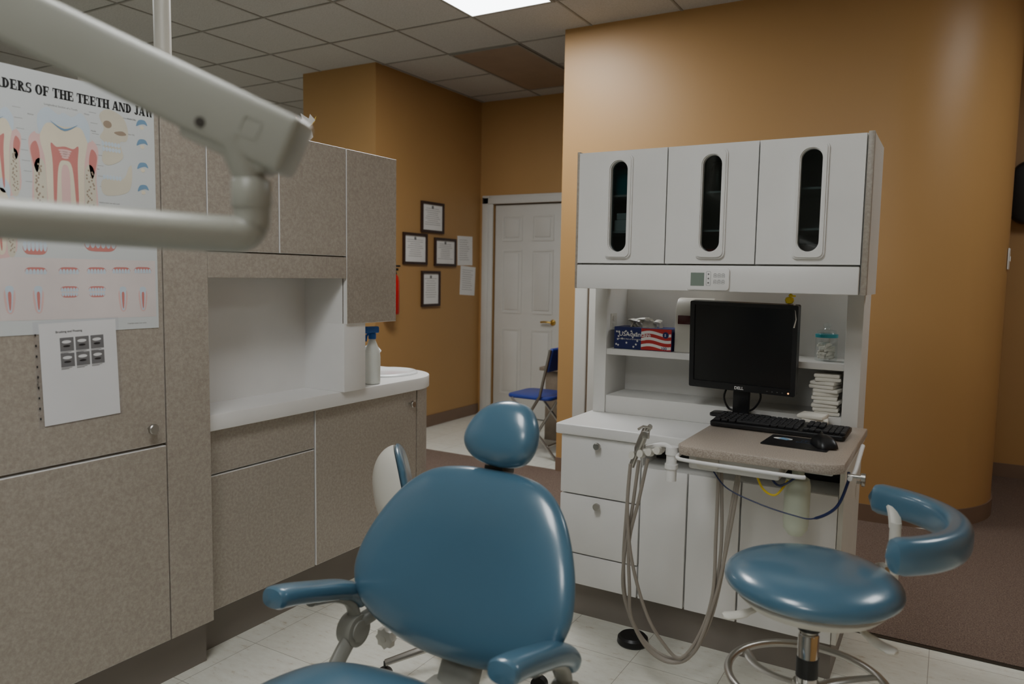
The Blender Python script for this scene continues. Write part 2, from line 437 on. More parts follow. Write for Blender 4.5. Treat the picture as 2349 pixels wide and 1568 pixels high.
lamp(-2.4425,3.52,.55,1.15,28)
for (x,y,p) in((-.93,.495,16),(-.3225,-1.3125,13),(-4.26,1.7,12),(-6.7,4.7,16),(1.1875,3.8225,6)):  # unseen panels; rear and hall ones added to brighten cabinets, chair and curved wall
    troffer(x,y,True,"ceiling_light_panel","unseen rectangular fluorescent ceiling panel, switched on");lamp(x,y,.55,1.15,p)

# ------------------------------------------------------------------ taupe cabinets
def slab_door(b,x,y0,y1,z0,z1,th=.02):
    b.box((x-th,y0,z0),(x-.001,y1,z1),.001,1,0)
    b.box((x-.0015,y0+.002,z0+.002),(x,y1-.002,z1-.002),0,1,1)
def knob(parent,M,r=.014,mat=METAL,name="knob"):
    return finish(B().lathe([(.006,0),(.006,.014),(r,.018),(r,.026),(r*.85,.029),(0,.029)],20,0,M),name,mat,parent,"round brushed metal knob")
XT=-2.12
e=thing("tall_cabinet",(-2.45,1.0,0),"tall mottled taupe laminate storage cabinet with metal knobs","cabinet")
finish(B().box((-2.80,.30,.165),(-2.142,1.64,1.85),.001,1),"body",LAM,e)
finish(B().box((-2.80,.30,0),(-2.18,1.655,.165)),"toe_kick",TOE,e)
finish(B().box((-2.142,1.482,.167),(XT,1.642,1.85),.001,1),"filler_panel",LAM,e)
b=B();slab_door(b,XT,.87,1.477,.815,1.85);dr=finish(b,"door",[WHITE,LAM],e);knob(dr,FX(XT,1.42,.87),.016)
b=B();slab_door(b,XT,.87,1.477,.167,.806);finish(b,"door",[WHITE,LAM],e)
b=B();slab_door(b,XT,.30,.865,.815,1.85);finish(b,"door",[WHITE,LAM],e)
b=B();slab_door(b,XT,.30,.865,.167,.806);finish(b,"door",[WHITE,LAM],e)
e=thing("upper_cabinet",(-2.3,2.1,.87),"taupe laminate upper cabinet above an open white niche","cabinet")
finish(B().box((-2.50,1.645,1.335),(-2.142,2.30,1.85)).box((-2.50,2.30,1.15),(-2.142,2.61,1.85)),"body",LAM,e)
for y0,y1 in((1.646,1.948),(1.952,2.298)):
    b=B();slab_door(b,XT,y0,y1,1.425,1.85);finish(b,"door",[WHITE,LAM],e)
b=B();slab_door(b,XT,2.302,2.615,1.15,1.85);finish(b,"door",[WHITE,LAM],e)
finish(B().box((-2.142,1.643,1.335),(XT,2.30,1.42),.001,1),"valance",LAM,e)
finish(B().box((-2.37,1.643,.870),(-2.35,2.30,1.335)),"niche_back",WHITE,e)
finish(B().box((-2.50,2.296,.870),(-2.13,2.425,1.152),.002).box((-2.35,2.296,1.15),(-2.142,2.301,1.335)),"niche_column",WHITE,e)
XL=-2.18
e=thing("base_cabinet",(-2.45,2.3,0),"taupe laminate base cabinet with curved end and drawer","cabinet")
def endcurve(xf,yc,r,y0,xb,n=16):
    o=[(xb,y0),(xf,y0)]
    for k in range(n+1):
        a=rad(90*k/n);o.append((xf-r+r*math.cos(a),yc+r*math.sin(a)))
    o.append((xb,yc+r));return o
finish(B().prism(endcurve(XL-.022,2.85,.20,1.657,-2.78),.165,.812),"body",LAM,e)
finish(B().prism(endcurve(-2.24,2.82,.17,1.657,-2.76),0,.165),"toe_kick",TOE,e)
o=[]
for k in range(17):
    a=rad(90*k/16);o.append((XL-.222+.222*math.cos(a),2.85+.222*math.sin(a)))
for k in range(16,-1,-1):
    a=rad(90*k/16);o.append((XL-.222+.201*math.cos(a),2.85+.201*math.sin(a)))
finish(B().prism(o,.167,.812),"curved_end_panel",LAM,e)
b=B();slab_door(b,XL,1.658,2.176,.655,.811);finish(b,"drawer",[WHITE,LAM],e)
b=B();slab_door(b,XL,1.658,2.176,.167,.648);finish(b,"door",[WHITE,LAM],e)
b=B();slab_door(b,XL,2.184,2.843,.167,.811);dr=finish(b,"door",[WHITE,LAM],e);knob(dr,FX(XL,2.79,.75),.016)
e=finish(B().prism(endcurve(-2.15,2.82,.25,1.645,-2.80,24),.813,.870,0,None,.004),"countertop",WHITE,None,"white laminate worktop with rounded end","countertop")
M=T(-2.385,2.86,.870)@Matrix.Diagonal((1,1.12,1,1))
e=thing("sink",(-2.385,2.86,.870),"white oval drop-in basin in the worktop","sink")
finish(B().lathe([(.150,0),(.150,.008),(.144,.013),(.132,.014),(.122,.008),(.112,.003),(.06,.0015),(0,.001)],48,0,M),"basin",PORC,e)
finish(B().cyl((-2.52,2.86,.88),(-2.52,2.86,.95),.016).sweep(catmull([(-2.52,2.86,.94),(-2.51,2.86,.985),(-2.46,2.86,1.0),(-2.42,2.86,.975)],6,False),.010),"faucet",PORC,e)
bx,by=-2.205,2.555
e=thing("spray_bottle",(bx,by,.870),"translucent white spray bottle with blue trigger head","spray bottle")
finish(B().lathe([(.030,0),(.036,.004),(.036,.12),(.033,.145),(.018,.185),(.014,.195),(.014,.205)],28,0,T(bx,by,.870)),"bottle",MILK,e)
b=B().lathe([(.017,0),(.017,.022),(.012,.026)],20,0,T(bx,by,1.07))
b.box((bx-.045,by-.013,1.095),(bx+.03,by+.013,1.125),.006).box((bx-.052,by-.008,1.10),(bx-.044,by+.008,1.12),.003)
b.sweep([(bx+-.012,by,1.10),(bx-.03,by,1.085),(bx-.035,by,1.06)],[(.007,.004)]*3,8)
b2=B(T(bx,by,0)@RZ(75)@T(-bx,-by,0));b2.add(b.v,b.f)
finish(b2,"trigger_head",BLUEP,e)
b=B();random.seed(3)
bm=bmesh.new();bmesh.ops.create_icosphere(bm,subdivisions=2,radius=1)
for v in bm.verts:
    k=random.uniform(.6,1.15);v.co=Vector((v.co.x*.035*k,v.co.y*.05*k,max(-.03,v.co.z*.04*k)))
b.addbm(bm,0,T(-2.2,2.14,1.88))
for i in range(7):
    a=i*52;b.add([(0,0,0),(.05,.015,.02),(.06,-.015,.035)],[[0,1,2]],i%3,T(-2.19,2.15,1.90)@RZ(a)@RY(-25))
finish(b,"crumpled_wrapper",[PAPER,YELLOW,PINK],None,"crumpled colourful paper wrapper on top of the cabinet","wrapper",smooth=False)
finish(B().cyl((-2.45,1.73,1.85),(-2.45,1.73,CH),.029).lathe([(.05,0),(.05,.012),(.03,.02)],24,0,T(-2.45,1.73,1.85)),"ceiling_pole",CREAM,None,"white vertical pole rising from cabinet to ceiling","pole")
finish(B().lathe([(.03,0),(.03,.17),(.026,.185),(.012,.19),(0,.19)],24,0,T(-2.45,1.46,1.85)),"canister",CREAM,None,"white cylindrical canister on top of tall cabinet","canister")

# ------------------------------------------------------------------ poster
e=thing("anatomy_poster",(XT,1.2,1.18),"laminated dental anatomy poster with tooth illustrations","poster")
finish(B().box((XT+.0002,.95,1.18),(XT+.0015,1.46,1.875)),"sheet",POSTERW,e)
F0=FX(XT+.0016,0,0)
def pt(u,v):
    y=1.035+.42*(u/357.0)*(1.06-.06*u/357.0); vt=160+80*u/357.0; vb=768-18*u/357.0
    return (y,1.862-.682*(v-vt)/(vb-vt))
def blob(pts,z,mi,b,n=5): b.flat([(p[0],p[1]) for p in catmull([(a,c,0) for a,c in pts],n)],z,mi,F0)
t=B();slab_text(t,"DISORDERS OF THE TEETH AND JAW",.953,1.456,1.814,.0255,0,F0)
finish(t,"title",INK,e,"bold black serif heading lettering",smooth=False)
cap=B()
def caption(txt,u,v,s=.007):
    y,z=pt(u,v);cap.text(txt,s,F0@T(y,z,0),0,.0001)
caption("Longitudinal Section of a Tooth",85,240);caption("Positions with the Temporomandibular Joint",215,262,.006)
caption("Dental Anomalies",140,597,.009);caption("Normal TMJ",285,275,.005);caption("Open TMJ",285,310,.005)
for (tx,u,v) in(("Caries",45,632),("Calculus",112,634),("Attrition",180,636),("Gingivitis",245,638),("Erosion",302,640),("Cyst",50,728),("Crossbite",115,690),("Overbite",182,690),("Abscess",248,720),("Fracture",305,718),("Enamel",50,262),("Dentin",175,262),("Gingiva",178,330),("Pulp",20,400),("Maxilla",190,300),("Mandible",192,385),("Healthy lower jaw with teeth",205,462),("Copyright dental chart series",270,742)):
    caption(tx,u,v,.0052)
for k in range(16):
    y,z=pt(20+(k%2)*165+k*1.5,245+k*12)
    cap.box((y,z,0),(y+.02,z+.0008,.0002),0,1,0,F0)
finish(cap,"captions",GREYINK,e)
art=B()
y0=.96;art.flat([(y0,1.22),(1.452,1.215),(1.452,1.385),(y0,1.385)],.0002,1,F0)
def gum(y,z,w,h,up=1):
    blob([(y-w,z),(y-w*.8,z+h*up),(y,z+h*1.15*up),(y+w*.8,z+h*up),(y+w,z),(y,z-h*.3*up)],.0004,2,art)
    for k in range(6):
        tx=y-w*.85+k*w*.34
        blob([(tx-w*.14,z+h*.35*up),(tx,z+h*.7*up),(tx+w*.14,z+h*.35*up),(tx+w*.13,z-h*.45*up),(tx-w*.13,z-h*.45*up)],.0006,4,art,3)
for u in(55,127,193,257,317):
    y,z=pt(u,620);gum(y,z,.027,.011)
    if u in(127,193):
        y,z=pt(u,662);gum(y,z,.024,.009);gum(y,z-.012,.022,.008,-1)
for u in(0,58,260,316):
    y,z=pt(u,680)
    blob([(y-.013,z+.018),(y+.013,z+.018),(y+.010,z-.03),(y,z-.042),(y-.010,z-.03)],.0004,0,art)
    blob([(y-.010,z+.026),(y,z+.032),(y+.010,z+.026),(y+.008,z),(y+.004,z-.034),(y,z-.038),(y-.004,z-.034),(y-.008,z)],.0006,4,art)
    blob([(y-.004,z+.012),(y+.004,z+.012),(y+.002,z-.028),(y-.002,z-.028)],.0008,2,art)
def molar(cy,cz,s):
    blob([(cy-.125*s,cz+.05*s),(cy-.10*s,cz+.085*s),(cy-.085*s,cz+.075*s),(cy+.085*s,cz+.075*s),(cy+.10*s,cz+.085*s),(cy+.125*s,cz+.05*s),(cy+.115*s,cz-.05*s),(cy+.10*s,cz-.22*s),(cy-.10*s,cz-.22*s),(cy-.115*s,cz-.05*s)],.0003,0,art)
    blob([(cy-.12*s,cz+.02*s),(cy-.10*s,cz+.05*s),(cy-.088*s,cz-.0*s),(cy-.10*s,cz-.06*s)],.0004,2,art)
    blob([(cy+.12*s,cz+.02*s),(cy+.10*s,cz+.05*s),(cy+.088*s,cz-.0*s),(cy+.10*s,cz-.06*s)],.0004,2,art)
    for sx in(-1,1):
        blob([(cy+sx*.072*s,cz-.03*s),(cy+sx*.108*s,cz-.03*s),(cy+sx*.108*s,cz-.21*s),(cy+sx*.072*s,cz-.21*s)],.0004,5,art)
        for k in range(30):
            yy=cy+sx*(.091+random.uniform(-.014,.014))*s;zz=cz-(.03+.006*k)*s
            art.flat(ell(.007*s,.008*s,8,yy,zz),.0005,7,F0)
    blob([(cy-.085*s,cz+.09*s),(cy-.09*s,cz+.14*s),(cy-.06*s,cz+.17*s),(cy-.02*s,cz+.15*s),(cy,cz+.16*s),(cy+.03*s,cz+.15*s),(cy+.065*s,cz+.17*s),(cy+.09*s,cz+.13*s),(cy+.085*s,cz+.07*s),(cy+.07*s,cz-.02*s),(cy+.06*s,cz-.2*s),(cy+.02*s,cz-.2*s),(cy+.015*s,cz-.05*s),(cy,cz-.02*s),(cy-.015*s,cz-.05*s),(cy-.02*s,cz-.2*s),(cy-.06*s,cz-.2*s),(cy-.07*s,cz-.02*s),(cy-.085*s,cz+.05*s)],.0007,3,art)
    blob([(cy-.087*s,cz+.08*s),(cy-.092*s,cz+.14*s),(cy-.06*s,cz+.175*s),(cy-.02*s,cz+.155*s),(cy,cz+.165*s),(cy+.03*s,cz+.155*s),(cy+.065*s,cz+.175*s),(cy+.093*s,cz+.13*s),(cy+.087*s,cz+.07*s),(cy+.06*s,cz+.12*s),(cy,cz+.115*s),(cy-.06*s,cz+.12*s)],.0009,4,art)
    blob([(cy-.05*s,cz+.05*s),(cy-.03*s,cz+.04*s),(cy,cz+.045*s),(cy+.03*s,cz+.04*s),(cy+.05*s,cz+.05*s),(cy+.045*s,cz-.02*s),(cy+.045*s,cz-.18*s),(cy+.037*s,cz-.18*s),(cy+.025*s,cz-.03*s),(cy,cz-.005*s),(cy-.025*s,cz-.03*s),(cy-.037*s,cz-.18*s),(cy-.045*s,cz-.18*s),(cy-.045*s,cz-.02*s)],.0011,2,art)
    for k in range(4):
        art.flat(ell(.05*s-.006*k,.01*s,10,cy,cz+(.03-.008*k)*s),.0013,0,F0)
    blob([(cy-.05*s,cz+.13*s),(cy-.0*s,cz+.10*s),(cy+.05*s,cz+.13*s),(cy,cz+.108*s)],.0013,6,art)
molar(1.190,1.655,.75);molar(1.01,1.67,.55);molar(1.0,1.50,.5)
def skull(y,z,s):
    blob([(y-.05*s,z+.06*s),(y-.02*s,z+.085*s),(y+.03*s,z+.07*s),(y+.05*s,z+.03*s),(y+.045*s,z-.01*s),(y+.02*s,z-.02*s),(y+.03*s,z-.07*s),(y-.02*s,z-.1*s),(y-.045*s,z-.085*s),(y-.035*s,z-.03*s),(y-.05*s,z-.01*s),(y-.035*s,z+.02*s)],.0004,5,art)
    art.flat(ell(.03*s,.025*s,16,y-.022*s,z+.035*s),.0006,7,F0)
    blob([(y+.0*s,z+.012*s),(y+.03*s,z+.02*s),(y+.044*s,z+.01*s),(y+.02*s,z+.004*s)],.0006,7,art)
    for k in range(6):
        art.flat(ell(.011*s,.016*s,10,y-.04*s+k*.011*s,z-.03*s),.0008,4,F0);art.flat(ell(.011*s,.015*s,10,y-.038*s+k*.011*s,z-.048*s),.0008,4,F0)
y,z=pt(248,312);skull(y,z,.85)
y,z=pt(250,415);blob([(y+.04,z+.045),(y+.05,z+.05),(y+.048,z),(y+.03,z-.03),(y-.03,z-.042),(y-.045,z-.02),(y-.035,z+.005),(y+.015,z+.008),(y+.03,z+.02)],.0004,5,art)
for k in range(6): art.flat(ell(.009,.014,10,y-.035+k*.0095,z+.01),.0006,4,F0)
for v in(290,333,385,435):
    y,z=pt(325,v);blob([(y-.018,z-.006),(y-.01,z+.012),(y+.01,z+.014),(y+.018,z),(y+.008,z+.003),(y-.005,z)],.0004,6,art);art.flat(ell(.014,.012,12,y,z-.008),.0006,3,F0)
y,z=pt(205,555);gum(y,z,.045,.02,-1)
y,z=pt(55,560);gum(y,z,.03,.02,-1)
finish(art,"illustrations",[PINK,PINKL,REDI,DENT,ENAM,BONE,SKYI,plain("shade_print",rgb(160,142,124),.6)],e,smooth=False)
e=thing("instruction_sheet",(XT,1.2,.93),"printed sheet in clear plastic sleeve taped to the cabinet","sheet")
Ms=FX(XT+.0017,1.215,1.07)@RZ(1.5)
finish(B().box((-.108,-.14,0),(.108,.14,.0008),0,1,0,Ms),"paper",PAPER,e)
finish(B().box((-.124,-.145,.0024),(.116,.147,.0028),0,1,0,Ms),"sleeve",SLEEVE,e)
b=B().text("Brushing and Flossing",.0085,Ms@T(-.065,.112,.0010),0,.0001,.0001)
b.text("Office copy",.007,Ms@T(-.117,-.03,.001)@RZ(90),0,.0001)
finish(b,"lettering",INK,e,smooth=False)
b=B()
for k in range(9): b.box((-.12,-.12+.0285*k,.0010),(-.116,-.114+.0285*k,.0012),0,1,0,Ms)
finish(b,"punched_strip",INK,e,smooth=False)
for r_ in range(2):
    for c_ in range(3):
        x0=-.055+c_*.043;z0=.062-r_*.044;b=B()
        b.box((x0,z0-.002,.0010),(x0+.038,z0+.036,.0012),0,1,1,Ms)
        b.flat(ell(.026,.009,14,x0+.018,z0+.024),.0014,2,Ms);b.flat(ell(.02,.006,14,x0+.018,z0+.012),.0014,0,Ms)
        for q in range(2): b.box((x0,z0-.005-.003*q,.0010),(x0+.03-.008*q,z0-.004-.003*q,.0012),0,1,0,Ms)
        finish(b,"printed_picture",[INK,GREYINK,PAPER],e,smooth=False)

# ------------------------------------------------------------------ certificates etc
def picture(y,z,w,h,port):
    e=thing("framed_certificate",(-3.98,y,z-h/2),"dark wood framed %s certificate hung on the orange wall"%("portrait" if port else "landscape"),"picture frame","framed certificates on the wall")
    o=[(y-w/2,z-h/2),(y+w/2,z-h/2),(y+w/2,z+h/2),(y-w/2,z+h/2)];q=.022
    i=[(y-w/2+q,z-h/2+q),(y+w/2-q,z-h/2+q),(y+w/2-q,z+h/2-q),(y-w/2+q,z+h/2-q)]
    finish(B().ring(o,i,0,.018,0,FX(-3.979,0,0)),"frame",FRAME,e)
    finish(B().box((y-w/2+.01,z-h/2+.01,0),(y+w/2-.01,z+h/2-.01,.008),0,1,0,FX(-3.979,0,0)),"certificate",PAPER,e)
    b=B()
    for k in range(9):
        ww=w*random.uniform(.2,.36);zz=z+h*.28-k*h*.065
        b.box((y-ww,zz,.0085),(y+ww,zz+.0025,.009),0,1,0,FX(-3.979,0,0))
    b.flat(ell(.03,.03,16,y,z+h*.33),.0092,0,FX(-3.979,0,0))
    finish(b,"lettering",GREYINK,e)
picture(5.395,1.85,.33,.265,False);picture(5.15,1.57,.33,.265,False);picture(5.59,1.555,.33,.25,False);picture(5.375,1.23,.27,.31,True)
def notice(y,z,w,h,rot,lab):
    M=FX(-3.981,y,z)@RZ(rot)
    b=B().box((-w/2,-h/2,0),(w/2,h/2,.0025),0,1,0,M)
    for k in range(10): b.box((-w*.38,h*.36-k*h*.075,.0026),(w*random.uniform(.1,.38),h*.37-k*h*.075,.0029),0,1,1,M)
    finish(b,"paper_notice",[PAPER,GREYINK],None,lab,"notice","paper notices on the wall")
notice(5.92,1.58,.25,.27,1,"white printed paper notice pinned to the orange wall")
notice(5.97,1.30,.25,.27,-3,"slightly tilted white paper notice pinned below another")
EY=4.765
e=thing("fire_extinguisher",(-3.91,EY,1.03),"red fire extinguisher hung on the orange wall","fire extinguisher")
finish(B().lathe([(.055,0),(.062,.01),(.062,.27),(.05,.31),(.02,.335),(.02,.35)],28,0,T(-3.91,EY,1.03)),"cylinder",RED,e)
finish(B().box((-3.94,EY-.015,1.38),(-3.85,EY+.015,1.40),.004).box((-3.94,EY-.015,1.41),(-3.83,EY+.015,1.425),.004).sweep(catmull([(-3.91,EY+.02,1.39),(-3.91,EY+.05,1.37),(-3.91,EY+.07,1.25),(-3.91,EY+.068,1.12)],6,False),.007,10),"valve_and_hose",BLACK,e)
finish(B().box((-3.982,EY-.03,1.04),(-3.970,EY+.03,1.38)).box((-3.982,EY-.03,1.28),(-3.955,EY+.03,1.32)),"bracket",METAL,e)
e=thing("wall_speaker",(.45,6.25,1.77),"black rounded wall mounted speaker","speaker")
finish(B().prism(rrect(.34,.42,.10,8),0,.13,0,FY(.46,6.24,1.97),.03),"housing",BLACK,e)
finish(B().box((.43,6.22,1.93),(.49,6.25,2.01)),"wall_bracket",DARKM,e)
a=rad(-8)
Msw=Matrix.Translation((-.35+.612*math.cos(a),5.24+.612*math.sin(a),1.50))@RZ(-8)@Matrix(((0,0,1,0),(1,0,0,0),(0,1,0,0),(0,0,0,1)))
finish(B().box((-.035,-.06,0),(.035,.06,.006),.002,2,0,Msw).box((-.006,-.015,.006),(.006,.015,.012),.002,1,0,Msw),"light_switch",WHITE2,None,"white light switch plate on the curved orange wall","light switch")

# folding chair + side table
e=thing("folding_chair",(-2.72,5.08,0),"blue padded metal folding chair beside the doorway","chair")
finish(B().prism(rrect(.38,.38,.06,6,-2.71,5.08),.435,.465,0,None,.01),"seat",BLUE2,e)
finish(B().box((-.015,-.19,-.09),(.015,.19,.09),.012,3,0,T(-2.535,5.08,.74)@RY(12)),"backrest",BLUE2,e)
for yy in(4.88,5.28):
    finish(B().sweep([(-2.52,yy,.82),(-2.60,yy,.47),(-2.88,yy,.012)],.011,10),"leg",METAL,e)
    finish(B().sweep([(-2.84,yy,.44),(-2.70,yy,.28),(-2.46,yy,.012)],.011,10),"leg",METAL,e)
finish(B().cyl((-2.53,4.88,.10),(-2.53,5.28,.10),.008),"crossbar",METAL,e)
finish(B().cyl((-2.83,4.88,.12),(-2.83,5.28,.12),.008),"crossbar",METAL,e)
e=thing("side_table",(-2.68,5.68,0),"low brown wood side table behind the folding chair","table")
finish(B().box((-2.92,5.46,.58),(-2.45,5.9,.61),.004),"tabletop",WOODT,e)
finish(B().box((-2.88,5.50,0),(-2.49,5.86,.58),.003),"cabinet_body",WOODT,e)

# ------------------------------------------------------------------ white treatment unit
YF=2.63
e=thing("treatment_cabinet",(-.78,2.9,0),"white laminate treatment cabinet with drawers, open shelves and windowed upper doors","cabinet")
b=B()
b.box((-1.30,2.652,.15),(-.97,3.15,.745)).box((-.97,2.652,.15),(-.285,3.15,.655)).box((-.97,2.80,.655),(-.285,3.15,.745))
finish(b,"lower_body",WHITE2,e)
finish(B().box((-.285,2.635,.15),(-.27,3.15,.745)),"side_panel",CREAM,e)
finish(B().box((-1.28,2.69,0),(-.29,3.13,.15)),"toe_kick",TOE,e)
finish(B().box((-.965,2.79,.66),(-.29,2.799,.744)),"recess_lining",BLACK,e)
def wd(x0,x1,z0,z1,name,kn=None):
    o=finish(B().box((x0,YF,z0),(x1,YF+.02,z1),.0025,2),name,WHITE,e)
    if kn: knob(o,FY(kn[0],YF,kn[1]),.014)
wd(-1.30,-.972,.512,.742,"drawer",(-1.14,.715));wd(-1.30,-.972,.275,.506,"drawer",(-1.135,.48));wd(-1.30,-.972,.15,.269,"kick_panel")
wd(-.966,-.792,.15,.655,"door");wd(-.786,-.602,.15,.655,"door");wd(-.596,-.287,.15,.655,"door")
knob(e,T(-.27,3.02,.617)@RY(90),.014)
finish(B().box((-1.32,2.615,.745),(-.262,3.16,.787),.006,3),"worktop",WHITE,e)
b=B()
b.box((-1.305,2.93,.787),(-1.25,3.17,1.318),.002).box((-.325,2.93,.787),(-.27,3.17,1.318),.002)
b.box((-1.25,3.155,.787),(-.325,3.17,1.318))
b.box((-1.25,2.935,1.035),(-.325,3.155,1.060),.002)
b.box((-1.25,2.94,.787),(-.325,3.155,.862),.003)
finish(b,"hutch",WHITE2,e)
finish(B().box((-1.25,2.97,1.135),(-1.246,3.03,1.205),.001).box((-1.246,2.985,1.145),(-1.243,3.015,1.165)).box((-1.246,2.985,1.175),(-1.243,3.015,1.195)),"power_outlet",CREAM,e)
b=B()
b.box((-1.255,2.652,1.315),(-1.24,2.97,1.825)).box((-.262,2.652,1.315),(-.24,2.97,1.825)).box((-1.24,2.652,1.81),(-.262,2.97,1.825)).box((-1.24,2.652,1.315),(-.262,2.97,1.33)).box((-1.24,2.955,1.33),(-.262,2.97,1.81))
b.box((-1.24,2.68,1.525),(-.262,2.955,1.532)).box((-1.24,2.68,1.66),(-.262,2.955,1.667)).box((-1.24,2.66,1.40),(-.262,2.955,1.415))
finish(b,"upper_body",WHITE2,e)
finish(B().box((-.258,2.634,1.315),(-.240,2.66,1.828),.001),"edge_strip",LAM,e)
finish(B().box((-1.262,2.634,1.315),(-1.252,2.66,1.828),.001),"edge_strip",LAM,e)
finish(B().box((-1.25,YF-.005,1.315),(-.262,YF+.02,1.405),.004),"valance",WHITE,e)
def ray_rect(o,cx,cz,x0,x1,z0,z1):
    r=[]
    for p in o:
        dx,dz=p[0]-cx,p[1]-cz
        t=min([((x1 if dx>0 else x0)-cx)/dx if abs(dx)>1e-9 else 1e9,((z1 if dz>0 else z0)-cz)/dz if abs(dz)>1e-9 else 1e9])
        r.append((cx+dx*t,cz+dz*t))
    return r
def snap_corners(r,x0,x1,z0,z1):
    for cx_,cz_ in((x0,z0),(x0,z1),(x1,z0),(x1,z1)):
        i=min(range(len(r)),key=lambda k:(r[k][0]-cx_)**2+(r[k][1]-cz_)**2);r[i]=(cx_,cz_)
    return r
for (x0,x1,cx) in((-1.25,-.907,-1.085),(-.903,-.590,-.742),(-.586,-.262,-.420)):
    z0,z1=1.411,1.822;cz=1.618
    stad=rrect(.066,.33,.0325,14,cx,cz)
    M=FY(0,YF+.018,0)
    b=B().ring(snap_corners(ray_rect(stad,cx,cz,x0,x1,z0,z1),x0,x1,z0,z1),stad,0,.018,0,M)
    dr=finish(b,"door",WHITE,e)
    outer=rrect(.104,.378,.022,14,cx,cz);mid=rrect(.094,.368,.019,14,cx,cz);st2=rrect(.072,.336,.0355,14,cx,cz)
    b=B().ring(outer,rrect(.066,.330,.0325,14,cx,cz),.018,.028,0,M).ring(mid,st2,.028,.034,0,M)
    finish(b,"window_frame",WHITE,dr)
    finish(B().prism(rrect(.068,.332,.0335,14,cx,cz),.008,.011,0,M),"window_glass",SMOKE,dr)
cp=finish(B().prism(rrect(.150,.078,.012,6),0,.010,0,FY(-.742,YF-.005,1.358),.003),"control_panel",WHITE,e)
finish(B().box((-.060,-.024,.010),(-.012,.022,.0112),.001,1,0,FY(-.742,YF-.005,1.358)),"display",LCD,cp)
b=B();Mc=FY(-.742,YF-.005,1.360)
b.ring(rrect(.016,.05,.004,4,.003,0),rrect(.0145,.0485,.0035,4,.003,0),.010,.0108,1,Mc)
for r_ in range(3): b.flat(ell(.006,.006,12,.003,-.015+r_*.015),.011,1,Mc)
for c_ in range(3):
    for r_ in range(2):
        x_=.026+c_*.014;y_=.010-r_*.022;b.ring(rrect(.011,.011,.002,3,x_,y_),rrect(.0095,.0095,.002,3,x_,y_),.010,.0108,1,Mc)
        b.box((x_-.003,y_-.001,.010),(x_+.003,y_+.001,.0106),0,1,1,Mc);b.box((x_-.004,y_+.007,.010),(x_+.004,y_+.0078,.0106),0,1,1,Mc)
finish(b,"buttons",[GREYINK,GREYINK],cp)
finish(B().box((-1.17,2.70,1.668),(-1.03,2.80,1.76),.006).box((-1.175,2.695,1.745),(-1.025,2.805,1.765),.004),"storage_box",TEAL,None,"teal plastic box behind the smoked cabinet window","box")
finish(B().box((-1.13,2.69,1.533),(-1.05,2.80,1.575),.004).box((-1.12,2.69,1.575),(-1.05,2.80,1.60),.004),"supply_box",PAPER,None,"small white supply boxes behind the cabinet window","box")
finish(B().box((-.82,2.69,1.416),(-.68,2.78,1.465),.004),"supply_box",REDP,None,"red supply box at bottom of upper cabinet","box")
finish(B().box((-.47,2.69,1.416),(-.36,2.78,1.48),.02),"supply_box",PINK,None,"pink supply package behind the cabinet window","box")
finish(B().lathe([(.03,0),(.03,.08),(.02,.1)],20,0,T(-.75,2.73,1.668)),"supply_jar",DARKM,None,"dark jar behind the smoked cabinet window","jar")

SZ=1.0605
e=thing("glove_box",(-1.08,3.02,SZ),"cardboard glove box with stars and red stripes","box")
x0,x1=-1.225,-.975
b=B().box((x0,2.955,SZ),(x1,3.07,SZ+.092),.001,1,0)
M=FY(0,2.9545,0)
b.box((-1.105,SZ+.002,0),(x1-.001,SZ+.090,.0005),0,1,2,M)
for k in range(3):
    pts=[]
    for i in range(11):
        xx=-1.105+.128*i/10;pts.append((xx,SZ+.012+k*.026+.006*math.sin(i*.55)))
    pts+= [(p[0],p[1]+.012) for p in pts[::-1]]
    b.flat(pts,.0008,1,M)
for k in range(18):
    cx=random.uniform(x0+.01,-1.115);cz=SZ+random.uniform(.008,.084)
    b.flat([(cx+(.006 if i%2==0 else .0025)*math.cos(rad(90+36*i)),cz+(.006 if i%2==0 else .0025)*math.sin(rad(90+36*i))) for i in range(10)],.0009,1,M)
b.text("USAdvantage",.026,M@T(x0+.022,SZ+.055,.0012),1,.0002,.0003)
b.text("POWDER FREE LATEX EXAM GLOVES",.007,M@T(x0+.02,SZ+.040,.0012),1,.0002)
b.text("100",.016,M@T(-1.018,SZ+.006,.0014),0,.0002,.0003)
b.flat(ell(.026,.026,24,-1.0,SZ+.066),.0016,0,M);b.text("S",.014,M@T(-1.005,SZ+.061,.0018),1,.0002,.0003)
finish(b,"box",[NAVY,PAPER,REDP],e,smooth=False)
b=B()
for k in range(6):
    x=-1.17+k*.026;p=[(x,3.0+random.uniform(-.02,.02),SZ+.088),(x+random.uniform(-.03,.03),3.01,SZ+.12),(x+random.uniform(-.05,.05),2.99,SZ+.11+random.uniform(-.01,.02))]
    b.sweep(catmull(p,4,False),[(.018,.006)]*9,8)
finish(b,"glove",CREAM,e,"cream latex gloves poking out of the slot")
e=thing("label_printer",(-.90,3.05,SZ),"beige desktop dispenser with dark red window","dispenser")
pr=[(min(.15,max(0,p.x)),max(0,p.y)) for p in catmull([(0,0,0),(.15,0,0),(.15,.12,0),(.125,.19,0),(.06,.218,0),(.02,.205,0),(0,.14,0)],4)]
Mx=Matrix(((0,0,1,-.968),(1,0,0,2.965),(0,1,0,SZ+.001),(0,0,0,1)))
finish(B().prism(pr,0,.15,0,Mx,.006),"housing",CREAM,e)
finish(B().box((-.953,2.955,SZ+.115),(-.83,2.966,SZ+.150),.002),"window",plain("dark_red",rgb(70,18,22),.2),e)
jx_=-.400
e=thing("glass_jar",(jx_,3.02,SZ),"glass jar of cotton rolls with blue band lid","jar")
